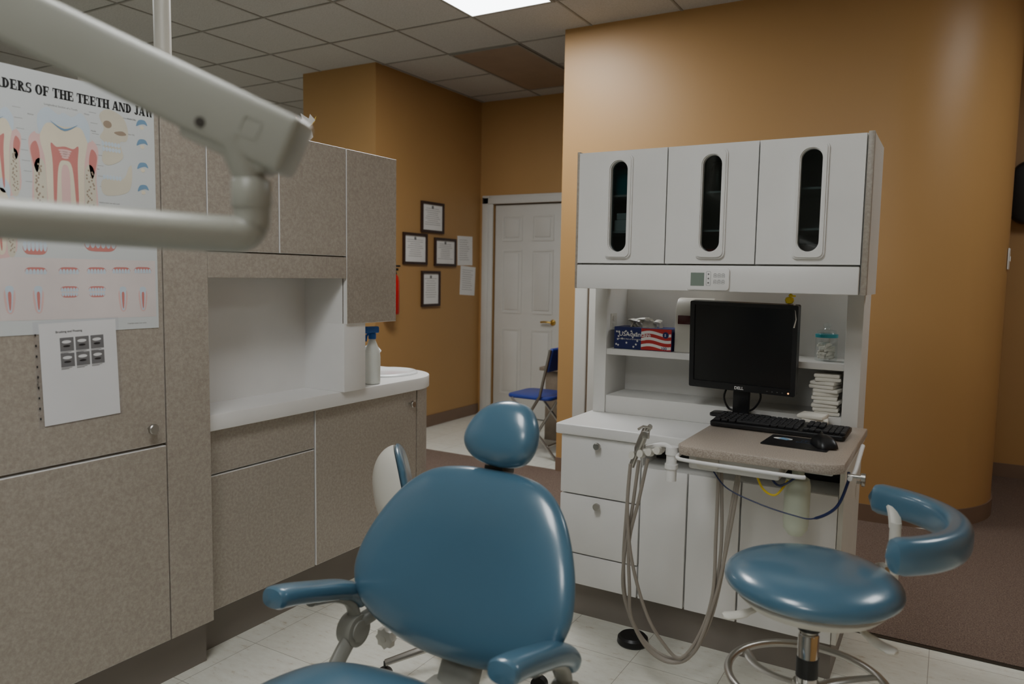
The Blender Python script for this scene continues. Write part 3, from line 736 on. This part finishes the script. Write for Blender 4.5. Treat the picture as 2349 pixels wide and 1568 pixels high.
finish(B().lathe([(.036,0),(.039,.005),(.039,.090),(.030,.102),(.029,.106)],28,0,T(jx_,3.02,SZ)),"jar_body",CLEAR,e)
b=B()
for k in range(90):
    a=random.uniform(0,6.28);r_=.028*math.sqrt(random.random());z=SZ+.008+(k/90)*.055
    b.cyl((jx_+r_*math.cos(a)-.007,3.02+r_*math.sin(a),z),(jx_+r_*math.cos(a)+.007,3.02+r_*math.sin(a)+.004,z+.004),.005,None,8)
co_=finish(b,"cotton_rolls",TOWEL,e);co_["kind"]="stuff"
finish(B().lathe([(.040,.0),(.040,.012)],28,0,T(jx_,3.02,SZ+.088)),"band",TEAL,e)
finish(B().lathe([(.033,0),(.035,.004),(.033,.014),(.012,.018),(.008,.024),(.015,.031),(.013,.040),(0,.044)],28,0,T(jx_,3.02,SZ+.100)),"lid",CLEAR,e)
random.seed(11)
TZ=.84
for (cx,cy,n,lab) in((-.385,3.0,11,"stack of folded white gauze pads on lower shelf"),(-.415,2.862,3,"small stack of folded white napkins on the table")):
    z=.8635 if n==11 else TZ+.001
    b=B()
    for k in range(n):
        h=.014;b.box((-.045,-.045,0),(.045,.045,h),.005,2,0,T(cx+random.uniform(-.010,.010),cy+random.uniform(-.004,.004),z+k*h)@RZ(random.uniform(-12,12)))
    finish(b,"gauze_stack",TOWEL,None,lab,"gauze")

# ------------------------------------------------------------------ pull-out table
e=thing("instrument_table",(-.47,2.5,.787),"speckled taupe laminate pull-out table with white rail","table")
tp=[(-.69,2.262),(-.30,2.262),(-.262,2.275),(-.238,2.305),(-.235,2.915),(-.725,2.915),(-.725,2.300),(-.712,2.272)]
finish(B().prism(tp,TZ-.030,TZ,0,None,.006),"tabletop",GRAN,e)
finish(B().sweep(catmull([(-.72,2.33,.806),(-.712,2.255,.803),(-.66,2.238,.802),(-.5,2.236,.801),(-.36,2.238,.800),(-.335,2.245,.800)],6,False),.0060,12),"rail",WHITE,e)
finish(B().sweep(catmull([(-.228,2.34,.79),(-.222,2.42,.795),(-.222,2.55,.82),(-.222,2.62,.835)],6,False),.0065,12),"side_rail",WHITE,e)
finish(B().box((-.70,2.33,.755),(-.42,2.60,.808),.008).box((-.40,2.40,.775),(-.28,2.60,.808),.005).box((-.70,2.6,.789),(-.30,2.90,.810)),"support_bracket",WHITE2,e)
finish(B().cyl((-.655,2.325,.785),(-.655,2.32,.785),.02).box((-.67,2.315,.765),(-.60,2.33,.80),.01),"selector_knob",CREAM,e)
finish(B().cyl((-.235,2.36,.795),(-.195,2.36,.795),.006).lathe([(.012,0),(.012,.012)],16,0,T(-.20,2.36,.795)@RY(90)),"latch_knob",METAL,e)
finish(B().lathe([(.0,-.19),(.022,-.185),(.036,-.165),(.038,-.14),(.038,-.03),(.034,-.01),(.018,.0),(.018,.03)],28,0,T(-.378,2.40,.765)),"water_bottle",MILKG,e,"translucent hanging water bottle")
finish(B().sweep(catmull([(-.64,2.36,.77),(-.58,2.34,.71),(-.48,2.34,.675),(-.38,2.345,.655),(-.32,2.345,.655),(-.26,2.34,.70),(-.235,2.36,.77),(-.235,2.38,.80)],8,False),[(.0022,.0022)]*33+[(.0045,.0045)]*24,8),"tube",TUBEB,e,"dark blue air tube")
finish(B().sweep(catmull([(-.46,2.36,.77),(-.42,2.34,.74),(-.37,2.36,.775)],6,False),.0035,8),"tube",TUBEB,e,"short dark blue air tube")
finish(B().sweep(catmull([(-.50,2.38,.76),(-.47,2.35,.72),(-.43,2.34,.71),(-.40,2.36,.755)],6,False),.0035,8),"tube",YELLOW,e,"thin yellow tube")
e=thing("handpiece_holder",(-.80,2.34,.787),"cream handpiece holder with silver syringe and hanging taupe hoses","dental instrument")
finish(B().cyl((-.745,2.30,.715),(-.745,2.30,.812),.017).cyl((-.745,2.30,.80),(-.745,2.30,.825),.020).cyl((-.745,2.30,.755),(-.745,2.30,.77),.021),"pivot_post",WHITE,e)
finish(B().sweep(catmull([(-.745,2.30,.82),(-.77,2.30,.828),(-.80,2.30,.822),(-.83,2.30,.812)],5,False),.008,10),"arm",WHITE,e)
b=B().sweep(catmull([(-.875,2.29,.775),(-.85,2.295,.793),(-.80,2.30,.806),(-.775,2.30,.812)],5,False),[(.02,.010)]*16,12)
for k in range(4):
    x=-.868+k*.028;b.sweep([(x,2.30,.78+k*.009),(x+.002,2.275,.785+k*.009),(x+.004,2.255,.79+k*.009)],[(.010,.013)]*3,12)
finish(b,"holder_tray",CREAM,e)
b=B().sweep(catmull([(-.868,2.27,.75),(-.850,2.27,.80),(-.832,2.27,.85),(-.822,2.27,.875)],5,False),[(.010,.010)]*6+[(.013,.014)]*5+[(.014,.013)]*5,12)
b.cyl((-.822,2.27,.87),(-.805,2.262,.892),.010,.007).sweep([(-.80,2.262,.885),(-.825,2.25,.89),(-.842,2.25,.878)],.004,8).box((-.830,2.25,.85),(-.805,2.26,.875),.004)
finish(b,"air_water_syringe",METAL,e,"silver air water syringe")
hs=[
 [(-.868,2.26,.76),(-.880,2.27,.60),(-.893,2.29,.42),(-.885,2.31,.27),(-.83,2.32,.16),(-.74,2.32,.118),(-.66,2.33,.15),(-.610,2.34,.30),(-.590,2.35,.50),(-.60,2.37,.68),(-.605,2.37,.77)],
 [(-.84,2.26,.775),(-.862,2.27,.60),(-.886,2.28,.45),(-.890,2.29,.32),(-.85,2.30,.20),(-.77,2.30,.125),(-.68,2.31,.13),(-.62,2.33,.24),(-.585,2.34,.40),(-.568,2.35,.60),(-.55,2.37,.77)],
 [(-.868,2.26,.76),(-.87,2.25,.62),(-.850,2.25,.45),(-.80,2.27,.27),(-.74,2.29,.17),(-.69,2.30,.14),(-.64,2.32,.22),(-.605,2.33,.36),(-.605,2.34,.55),(-.61,2.36,.77)],
 [(-.81,2.26,.785),(-.835,2.26,.65),(-.868,2.27,.50),(-.862,2.27,.35),(-.855,2.28,.24),(-.80,2.29,.145),(-.72,2.30,.115),(-.65,2.31,.17),(-.595,2.33,.36),(-.560,2.35,.60),(-.545,2.37,.77)]]
for h in hs: finish(B().sweep(catmull(h,7,False),.0056,10),"hose",HOSE,e)
finish(B().lathe([(.054,0),(.058,.006),(.056,.024),(.048,.032),(0,.033)],36,0,T(-.958,2.575,0)),"foot_pedal",BLACK,None,"black round foot control disc on the floor","foot pedal")

# ------------------------------------------------------------------ monitor, keyboard, mouse
Mm=T(-.668,2.845,1.108)@RZ(-3)@RX(5)@RY(.8)
e=thing("computer_monitor",(-.668,2.86,TZ),"black flat screen computer monitor, switched off","monitor")
w,h=.396,.332
fm=Mm@FY(0,0,0)
b=B().ring(rrect(w,h,.006,3),rrect(w-.034,h-.040,.002,3,0,.006),-.01,.012,0,fm).prism(rrect(w,h,.006,3),-.03,-.01,0,fm,.003).prism(rrect(w*.7,h*.7,.03,5),-.055,-.03,0,fm,.01)
b.text("DELL",.0155,fm@T(-.021,-h/2+.0065,.0122),1,.0003,.0003)
for k in range(4): b.flat(ell(.006,.003,10,.10+k*.018,-h/2+.011),.0123,2,fm)
finish(b,"housing",[BLACK,PAPER,GREYINK],e)
finish(B().box((-(w-.034)/2,-(h-.04)/2+.006,-.0095),((w-.034)/2,(h-.04)/2+.006,.006),0,1,0,fm),"screen",SCREEN,e)
finish(B().flat(ell(.006,.006,12,.175,-h/2+.011),.0126,0,fm),"power_light",LED,e)
finish(B().box((-.70,2.868,TZ+.008),(-.638,2.885,1.06),.005).box((-.69,2.87,1.02),(-.65,2.91,1.12),.004),"stand",BLACK,e)
finish(B().prism(rrect(.22,.085,.02,5,-.668,2.868),TZ,TZ+.012,0,None,.003),"base",BLACK,e)
finish(B().sweep(catmull([(-.70,2.89,1.0),(-.735,2.88,.92),(-.72,2.885,.87),(-.69,2.89,.86)],6,False),.004,8),"cable",BLACK,e)
finish(B().sweep(catmull([(-.64,2.89,1.0),(-.60,2.88,.93),(-.62,2.885,.88),(-.65,2.89,.86)],6,False),.004,8),"cable",BLACK,e)
finish(B().lathe([(0,-.014),(.012,-.010),(.016,0),(.013,.01),(0,.014)],16,0,T(-.505,2.83,1.287)).lathe([(0,-.009),(.009,0),(0,.009)],14,0,T(-.50,2.822,1.305)).box((-.497,2.81,1.300),(-.482,2.82,1.306),.002),"toy_duck",YELLOW,None,"small yellow rubber duck toy on the monitor","toy")
finish(B().sweep([(-.488,2.82,1.28),(-.478,2.815,1.25),(-.475,2.815,1.22),(-.482,2.815,1.19)],[(.006,.001)]*4,8),"paper_strip",PAPER,None,"thin pale paper strip hanging beside the monitor","paper")
Mk=T(-.495,2.70,TZ+.003)@RZ(-2)@RX(3)
e=thing("keyboard",(-.495,2.70,TZ),"black full size computer keyboard with number pad","keyboard")
finish(B().prism(rrect(.445,.155,.012,5),.003,.020,0,Mk,.004),"base",BLACK,e)
b=B()
def keys(x,y,w): b.box((x-w/2+.001,y-.0085,.020),(x+w/2-.001,y+.0085,.029),.002,1,0,Mk)
for r_ in range(6):
    y=-.055+r_*.0215
    if r_==5:y+=.004
    if r_==0:
        xs=[(-.20,.026),(-.173,.024),(-.147,.024),(-.075,.115),(-.005,.024),(.02,.024),(.045,.024),(.066,.016)]
    else:
        xs=[(-.205+.0192*k,.019) for k in range(15)]
    for x,w in xs: keys(x,y,w)
    if r_ in(0,3,4,5) :
        for k in range(3): keys(.098+k*.0192,y,.019)
    if r_==1: keys(.117,y,.019)
    if r_<5:
        for k in range(4): keys(.160+k*.0175,y,.0175)
ks=finish(b,"keys",BLACK2,e);ks["kind"]="stuff"
Mp=T(-.40,2.515,TZ)@RZ(-3)
b=B().prism(rrect(.20,.165,.008,4),0,.003,0,Mp)
b.flat(ell(.06,.03,20,-.055,.03),.0033,1,Mp);b.flat([(-.06,.05),(-.03,.03),(-.04,.01),(-.07,.02)],.0034,2,Mp)
b.text("IT",.03,Mp@T(.0,.02,.0032),3,.0001)
b.text("SERVICES",.014,Mp@T(-.01,.0,.0032),3,.0001)
finish(b,"mouse_pad",[BLACK,PAPER,SKYI,plain("dim_blue_print",rgb(40,60,90),.6)],None,"black mouse pad with blue and white emblem","mouse pad",smooth=False)
e=thing("computer_mouse",(-.325,2.515,TZ+.003),"black computer mouse on the pad","mouse")
mo=[(p[0],p[1]) for p in catmull([(-.028,-.05,0),(0,-.058,0),(.028,-.05,0),(.032,0,0),(.028,.045,0),(0,.056,0),(-.028,.045,0),(-.032,0,0)],5)]
Mo=T(-.325,2.515,TZ+.004)@RZ(25)
finish(B().cushion(mo,.034,.001,0,Mo,10,None,2.4,1.7),"body",BLACK,e)
finish(B().cyl((-.002,.028,.028),(.004,.028,.028),.008,None,14,0,Mo),"scroll_wheel",DARKM,e)

# ------------------------------------------------------------------ dental chair
e=thing("dental_chair",(-1.01,.9,0),"teal blue vinyl dental chair with padded armrests and headrest","dental chair")
CX=-.998
half=[(0,.470),(.09,.466),(.170,.444),(.234,.388),(.280,.308),(.308,.222),(.310,.145),(.272,.078),(.19,.030),(.10,.006)]
outl=[(a,b_,0) for a,b_ in half]+[(0,0,0)]+[(-a,b_,0) for a,b_ in half[:0:-1]]
outl=[(p.x,p.y) for p in catmull(outl,5)]
lean=22.7
def backM(w0y,w0z):
    c,s=math.cos(rad(lean)),math.sin(rad(lean))
    return Matrix(((1,0,0,CX),(0,s,-c,w0y),(0,c,s,w0z),(0,0,0,1)))
Mb=backM(1.425,.435)
finish(B().cushion(outl,.064,.035,0,Mb,22,lambda x,y:.55*x*x-.02,2.8,2.1),"backrest",BLUE,e)
finish(B().cushion([(p[0]*.93,p[1]*.93+.016) for p in outl],.01,.05,0,Mb@T(0,0,-.02),12,lambda x,y:.55*x*x-.02,3,2),"backrest_shell",PLGREY,e)
hd=catmull([(-.035,.160,0),(.015,.168,0),(.062,.154,0),(.096,.112,0),(.106,.060,0),(.086,.016,0),(.04,-.002,0),(-.01,-.006,0),(-.064,.002,0),(-.100,.032,0),(-.104,.075,0),(-.080,.128,0)],5)
c,s_=math.cos(rad(22)),math.sin(rad(22))
Mh=Matrix(((1,0,0,-.985),(0,s_,-c,1.62),(0,c,s_,.877),(0,0,0,1)))@RZ(-4)
finish(B().cushion([(p.x,p.y) for p in hd],.050,.035,0,Mh,14,lambda x,y:1.0*x*x,2.8,2.1),"headrest",BLUE,e)
finish(B().sweep(catmull([(CX,1.66,.80),(-1.0,1.67,.86),(-.995,1.655,.95)],4,False),[(.02,.008)]*9,10).box((-1.03,1.63,.84),(-.97,1.69,.87),.006),"headrest_bracket",DARKM,e)
so=catmull([(-1.27,.0,0),(-1.275,.6,0),(-1.28,1.0,0),(-1.27,1.18,0),(-1.20,1.29,0),(-1.01,1.325,0),(-.82,1.29,0),(-.75,1.18,0),(-.74,1.0,0),(-.745,.6,0),(-.75,.0,0),(-.85,-.08,0),(-1.01,-.10,0),(-1.17,-.08,0)],5)
finish(B().cushion([(p.x,p.y) for p in so],.06,.04,0,T(0,0,.42),16,None,6,2.4),"seat",BLUE,e)
finish(B().prism([(-1.2,.1),(-.82,.1),(-.82,1.2),(-1.2,1.2)],.33,.40,0,None,.02).box((-1.14,.45,.10),(-.88,1.1,.34),.03),"seat_frame",PLGREY,e)
finish(B().prism(rrect(.5,1.1,.12,6,-1.01,.72),0,.10,0,None,.02),"base",PLGREY,e)
finish(B().box((-1.08,1.1,.30),(-.94,1.50,.36),.02).sweep([(CX,1.46,.34),(CX,1.52,.45),(CX,1.60,.62)],[(.06,.02)]*3,12),"back_support",PLGREY,e)
for sx in(-1,1):
    X=-1.01+sx*.31
    pth=catmull([(X-sx*.0,1.175,.606),(X,1.23,.597),(X,1.32,.572),(X,1.40,.548),(X,1.455,.520),(X,1.485,.480)],6,False)
    n=len(pth);rr=[]
    for i in range(n):
        q=i/(n-1);k=min(1,math.sqrt(max(0,1-(1-min(1,q/.10))**2))+.12) if q<.10 else 1
        k2=1 if q<.88 else max(.35,math.sqrt(max(0,1-((q-.88)/.12)**2)))
        rr.append((.036*k*k2*(1-.12*q),.025*k*k2))
    finish(B().sweep(pth,rr,20,0,(0,0,1),None,2.6),"armrest",BLUE,e)
    b=B()
    b.sweep(catmull([(X,1.30,.555),(X,1.38,.535),(X,1.44,.50),(X,1.46,.45),(X,1.455,.42)],5,False),[(.02,.014)]*21,12)
    b.cyl((X-.022,1.455,.42),(X+.022,1.455,.42),.042,None,28).cyl((X-.027,1.455,.42),(X+.027,1.455,.42),.028,None,28)
    b.sweep(catmull([(X,1.44,.40),(X+.01*sx*-1,1.38,.36),(X-.02*sx,1.32,.30),(X-.06*sx,1.20,.35)],5,False),[(.018,.026)]*16,12)
    b.sweep(catmull([(X,1.46,.43),(X-sx*.03,1.50,.455),(X-sx*.08,1.52,.50),(X-sx*.14,1.55,.54)],5,False),[(.018,.02)]*16,12)
    finish(b,"armrest_bracket",PLGREY,e)
kb=[]
for i in range(16):
    r_=.030 if (i%2==0) else .024;kb.append((r_*math.cos(2*math.pi*i/16),r_*math.sin(2*math.pi*i/16)))
finish(B().prism(kb,0,.022,0,FY(-1.262,1.53,.385),.003).lathe([(.009,.022),(.009,.026)],12,0,FY(-1.262,1.53,.385)).cyl((-1.262,1.53,.385),(-1.24,1.58,.40),.012),"adjustment_knob",CREAM,e)

# ------------------------------------------------------------------ stools
def star_base(e,cx,cy,r,rot,mat,zt=.12):
    for k in range(5):
        a=rad(rot+72*k);dx,dy=math.cos(a),math.sin(a)
        b=B().sweep([(cx+dx*.02,cy+dy*.02,zt),(cx+dx*r*.5,cy+dy*r*.5,zt-.015),(cx+dx*r,cy+dy*r,zt-.05)],[(.022,.014),(.019,.012),(.015,.010)],10)
        finish(b,"leg",mat,e)
        finish(B().cyl((cx+dx*r-dy*.012,cy+dy*r+dx*.012,.027),(cx+dx*r+dy*.012,cy+dy*r-dx*.012,.027),.027,None,20).cyl((cx+dx*r,cy+dy*r,.03),(cx+dx*r,cy+dy*r,zt-.045),.006),"caster",BLACK,e)
    finish(B().lathe([(.04,0),(.04,.05),(.03,.07)],24,0,T(cx,cy,zt-.03)),"hub",mat,e)
sx_,sy_=-.260,1.93
e=thing("assistant_stool",(sx_,sy_,0),"teal blue round assistant stool with curved padded arm","stool")
finish(B().cushion(ell(.415,.415,48,0,0),.052,.042,0,T(sx_,sy_,.622),14,None,3.0,2.1),"seat",BLUE,e)
finish(B().lathe([(.05,-.03),(.16,-.02),(.18,.0),(.175,.01),(0,.01)],36,0,T(sx_,sy_,.588)),"seat_pan",CREAM,e)
finish(B().cyl((sx_,sy_,.44),(sx_,sy_,.575),.018).lathe([(.026,0),(.026,.03),(.02,.035)],24,0,T(sx_,sy_,.525)),"column",METAL,e)
finish(B().lathe([(.027,0),(.027,.016),(.022,.02)],28,0,T(sx_,sy_,.500)),"collar",BLACK,e)
finish(B().lathe([(.025,.0),(.025,.33),(.022,.335)],28,0,T(sx_,sy_,.155)),"gas_cylinder",CHROME,e)
finish(B().lathe([(.0265,0),(.0265,.05)],28,0,T(sx_,sy_,.38)),"cylinder_sleeve",BLACK,e)
star_base(e,sx_,sy_,.27,20,METAL)
rp=[(sx_+.188*math.cos(2*math.pi*k/64),sy_+.188*math.sin(2*math.pi*k/64),.370) for k in range(65)]
finish(B().sweep(rp,[(.010,.010)]*65,12),"foot_ring",METAL,e)
b=B().lathe([(.032,0),(.032,.03)],24,0,T(sx_,sy_,.335))
for k in range(3):
    a=rad(155+120*k);pp=Vector((math.cos(a),math.sin(a),0));q=Vector((-pp.y,pp.x,0))
    P=[Vector((sx_,sy_,.35))+pp*.02,Vector((sx_,sy_,.35))+pp*.08+q*.02,Vector((sx_,sy_,.355))+pp*.14+q*.02,Vector((sx_,sy_,.370))+pp*.188]
    b.sweep(catmull(P,5,False),[(.014,.005)]*16,8)
finish(b,"foot_ring_spoke",METAL,e)
for (dx,dy,nm) in((-.86,-.50,"lever"),(.80,-.35,"lever")):
    v=Vector((dx,dy,0)).normalized();P=[Vector((sx_,sy_,.56))+v*.08,Vector((sx_,sy_,.55))+v*.13,Vector((sx_,sy_,.535))+v*.17,Vector((sx_,sy_,.53))+v*.215]
    finish(B().sweep(catmull(P,4,False),[(.007,.005)]*5+[(.012,.006)]*2+[(.018,.007)]*3+[(.019,.007)]*2+[(.01,.005)],12),nm,CREAM,e)
ac=Vector((-.212,1.985));ar=.255
arc=[];rr=[]
A0,A1=-62,80;N=40
for k in range(N+1):
    a=rad(A0+(A1-A0)*k/N);arc.append((ac.x+ar*math.cos(a),ac.y+ar*math.sin(a),.775))
    q=min(k,N-k)/N;kk=math.sqrt(max(0,1-(1-min(1,q/.05))**2))*.9+.1 if q<.05 else 1
    rr.append((.031*kk,.040*kk))
finish(B().sweep(arc,rr,24,0,(0,0,1),None,2.8),"arm_pad",BLUE,e)
b=B().cyl((-.095,2.165,.50),(-.095,2.165,.735),.014).cyl((-.095,2.165,.60),(-.095,2.165,.66),.019).sweep(catmull([(-.095,2.165,.72),(-.10,2.18,.75),(-.110,2.205,.775)],5,False),[(.016,.012)]*11,10)
b.sweep(catmull([(-.095,2.165,.52),(-.12,2.12,.50),(-.18,2.03,.53),(-.22,1.98,.56)],5,False),[(.02,.01)]*16,10)
finish(b,"arm_post",CREAM,e)
finish(B().lathe([(.012,0),(.022,.006),(.022,.018),(.012,.024)],8,0,T(-.112,2.145,.61)@RZ(-130)@RY(90)),"arm_knob",METAL,e)
cx,cy=-1.365,2.06
e=thing("operator_stool",(cx,cy,0),"rolling stool with white shell backrest and blue cushion","stool")
finish(B().cushion(ell(.34,.34,40),.04,.03,0,T(cx+.02,cy+.01,.44),10,None,3.4,2.2),"seat",BLUE,e)
finish(B().cyl((cx,cy,.14),(cx,cy,.42),.025),"column",METAL,e)
star_base(e,cx,cy,.27,8,METAL)
fwd=Vector((.80,.60,0)).normalized();rt=Vector((fwd.y,-fwd.x,0))
bc=Vector((cx,cy,0))-fwd*.225
Mbk=Matrix(((rt.x,0,fwd.x,bc.x),(rt.y,0,fwd.y,bc.y),(0,1,0,.655),(0,0,0,1)))
ob=[(p.x,p.y) for p in catmull([(-.12,.06,0),(-.08,.12,0),(0,.145,0),(.08,.12,0),(.12,.06,0),(.145,-.04,0),(.12,-.13,0),(0,-.165,0),(-.12,-.13,0),(-.145,-.04,0)],5)]
finish(B().cushion(ob,.026,.012,0,Mbk@RX(-8)@T(0,0,.01),12,lambda x,y:.9*x*x,3.2,2.2),"backrest",BLUE,e)
finish(B().cushion([(p[0]*.98,p[1]*.98) for p in ob],.005,.085,0,Mbk@RX(-8),12,lambda x,y:.9*x*x,2.4,1.8),"backrest_shell",CREAM,e)
p0=bc-fwd*.02
finish(B().sweep(catmull([(cx,cy,.41),(cx-fwd.x*.15,cy-fwd.y*.15,.41),(p0.x,p0.y,.45),(p0.x,p0.y,.62)],6,False),[(.02,.008)]*19,10),"backrest_bar",METAL,e)

# ------------------------------------------------------------------ lamp arm
e=thing("dental_lamp_arm",(-1.449,.259,CH),"grey enamelled articulated dental lamp arm","lamp arm")
P1=Vector((-.684,.659,1.504));dv=Vector((-.805,-.421,.416)).normalized()
up=(Vector((0,0,1))-dv*dv.z).normalized();sd=dv.cross(up)
Ma=Matrix(((dv.x,sd.x,up.x,P1.x),(dv.y,sd.y,up.y,P1.y),(dv.z,sd.z,up.z,P1.z),(0,0,0,1)))
b=B().box((0,-.031,-.036),(.95,.031,.034),.009,4,0,Ma)
b.box((.02,-.024,-.044),(.13,.024,-.03),.006,3,0,Ma)
finish(b,"upper_arm",ARMG,e)
for sgn in(-1,1):
    finish(B().cyl((.105,sgn*.030,-.020),(.105,sgn*.0325,-.020),.006,None,20,0,Ma),"screw_cap",DARKM,e)
    finish(B().ring(rrect(.024,.024,.004,3,.05,.0),rrect(.020,.020,.003,3,.05,.0),.0305,.032,0,Ma@Matrix(((1,0,0,0),(0,0,sgn,0),(0,1,0,0),(0,0,0,1)))),"emblem",ARMG,e)
jx,jy=-.7285,.628
finish(B().cyl((jx,jy,1.462),(jx-.012,jy-.007,1.515),.017,.026),"pivot_joint",ARMG,e)
finish(B().lathe([(.0225,0),(.0235,.003),(.0235,.030),(.021,.034),(.016,.035)],32,0,T(jx,jy,1.434)),"collar",ARMG,e)
dl=Vector((-.118,-.2175,.005)).normalized()
pp=[Vector((jx,jy,1.44)),Vector((jx,jy,1.424)),Vector((jx,jy,1.412))+dl*.003,Vector((jx,jy,1.404))+dl*.012,Vector((jx,jy,1.402))+dl*.030,Vector((jx,jy,1.402))+dl*.08,Vector((jx,jy,1.404))+dl*.25,Vector((jx,jy,1.41))+dl*.60]
finish(B().sweep(catmull(pp,5,False),.0215,24,0,(0,0,1)),"lower_arm",ARMG,e)
pe=P1+dv*.93
finish(B().cyl((pe.x,pe.y,pe.z-.05),(pe.x,pe.y,CH),.03).lathe([(.07,0),(.07,.02)],28,0,T(pe.x,pe.y,CH-.02)),"ceiling_post",ARMG,e)

# ------------------------------------------------------------------ world + camera
w=bpy.data.worlds.new("w");bpy.context.scene.world=w;w.use_nodes=True
w.node_tree.nodes["Background"].inputs[0].default_value=(.6,.6,.6,1);w.node_tree.nodes["Background"].inputs[1].default_value=.05
yaw,pit,rol=[rad(v) for v in(30.252,-5.061,0.971)]
F=Vector((-math.sin(yaw)*math.cos(pit),math.cos(yaw)*math.cos(pit),math.sin(pit)))
Rt=Vector((math.cos(yaw),math.sin(yaw),0));U=Rt.cross(F)
r=math.cos(rol)*Rt+math.sin(rol)*U;u=-math.sin(rol)*Rt+math.cos(rol)*U
cam=bpy.data.cameras.new("camera");co=bpy.data.objects.new("camera",cam);bpy.context.collection.objects.link(co)
co.matrix_world=Matrix(((r.x,u.x,-F.x,0),(r.y,u.y,-F.y,0),(r.z,u.z,-F.z,1.36),(0,0,0,1)))
cam.sensor_width=36;cam.lens=1729.28/2349*36;cam.clip_start=.05
cam.dof.use_dof=True;cam.dof.focus_distance=2.9;cam.dof.aperture_fstop=2.8
bpy.context.scene.camera=co
for o in bpy.data.objects:
    if "_w" in o: del o["_w"]
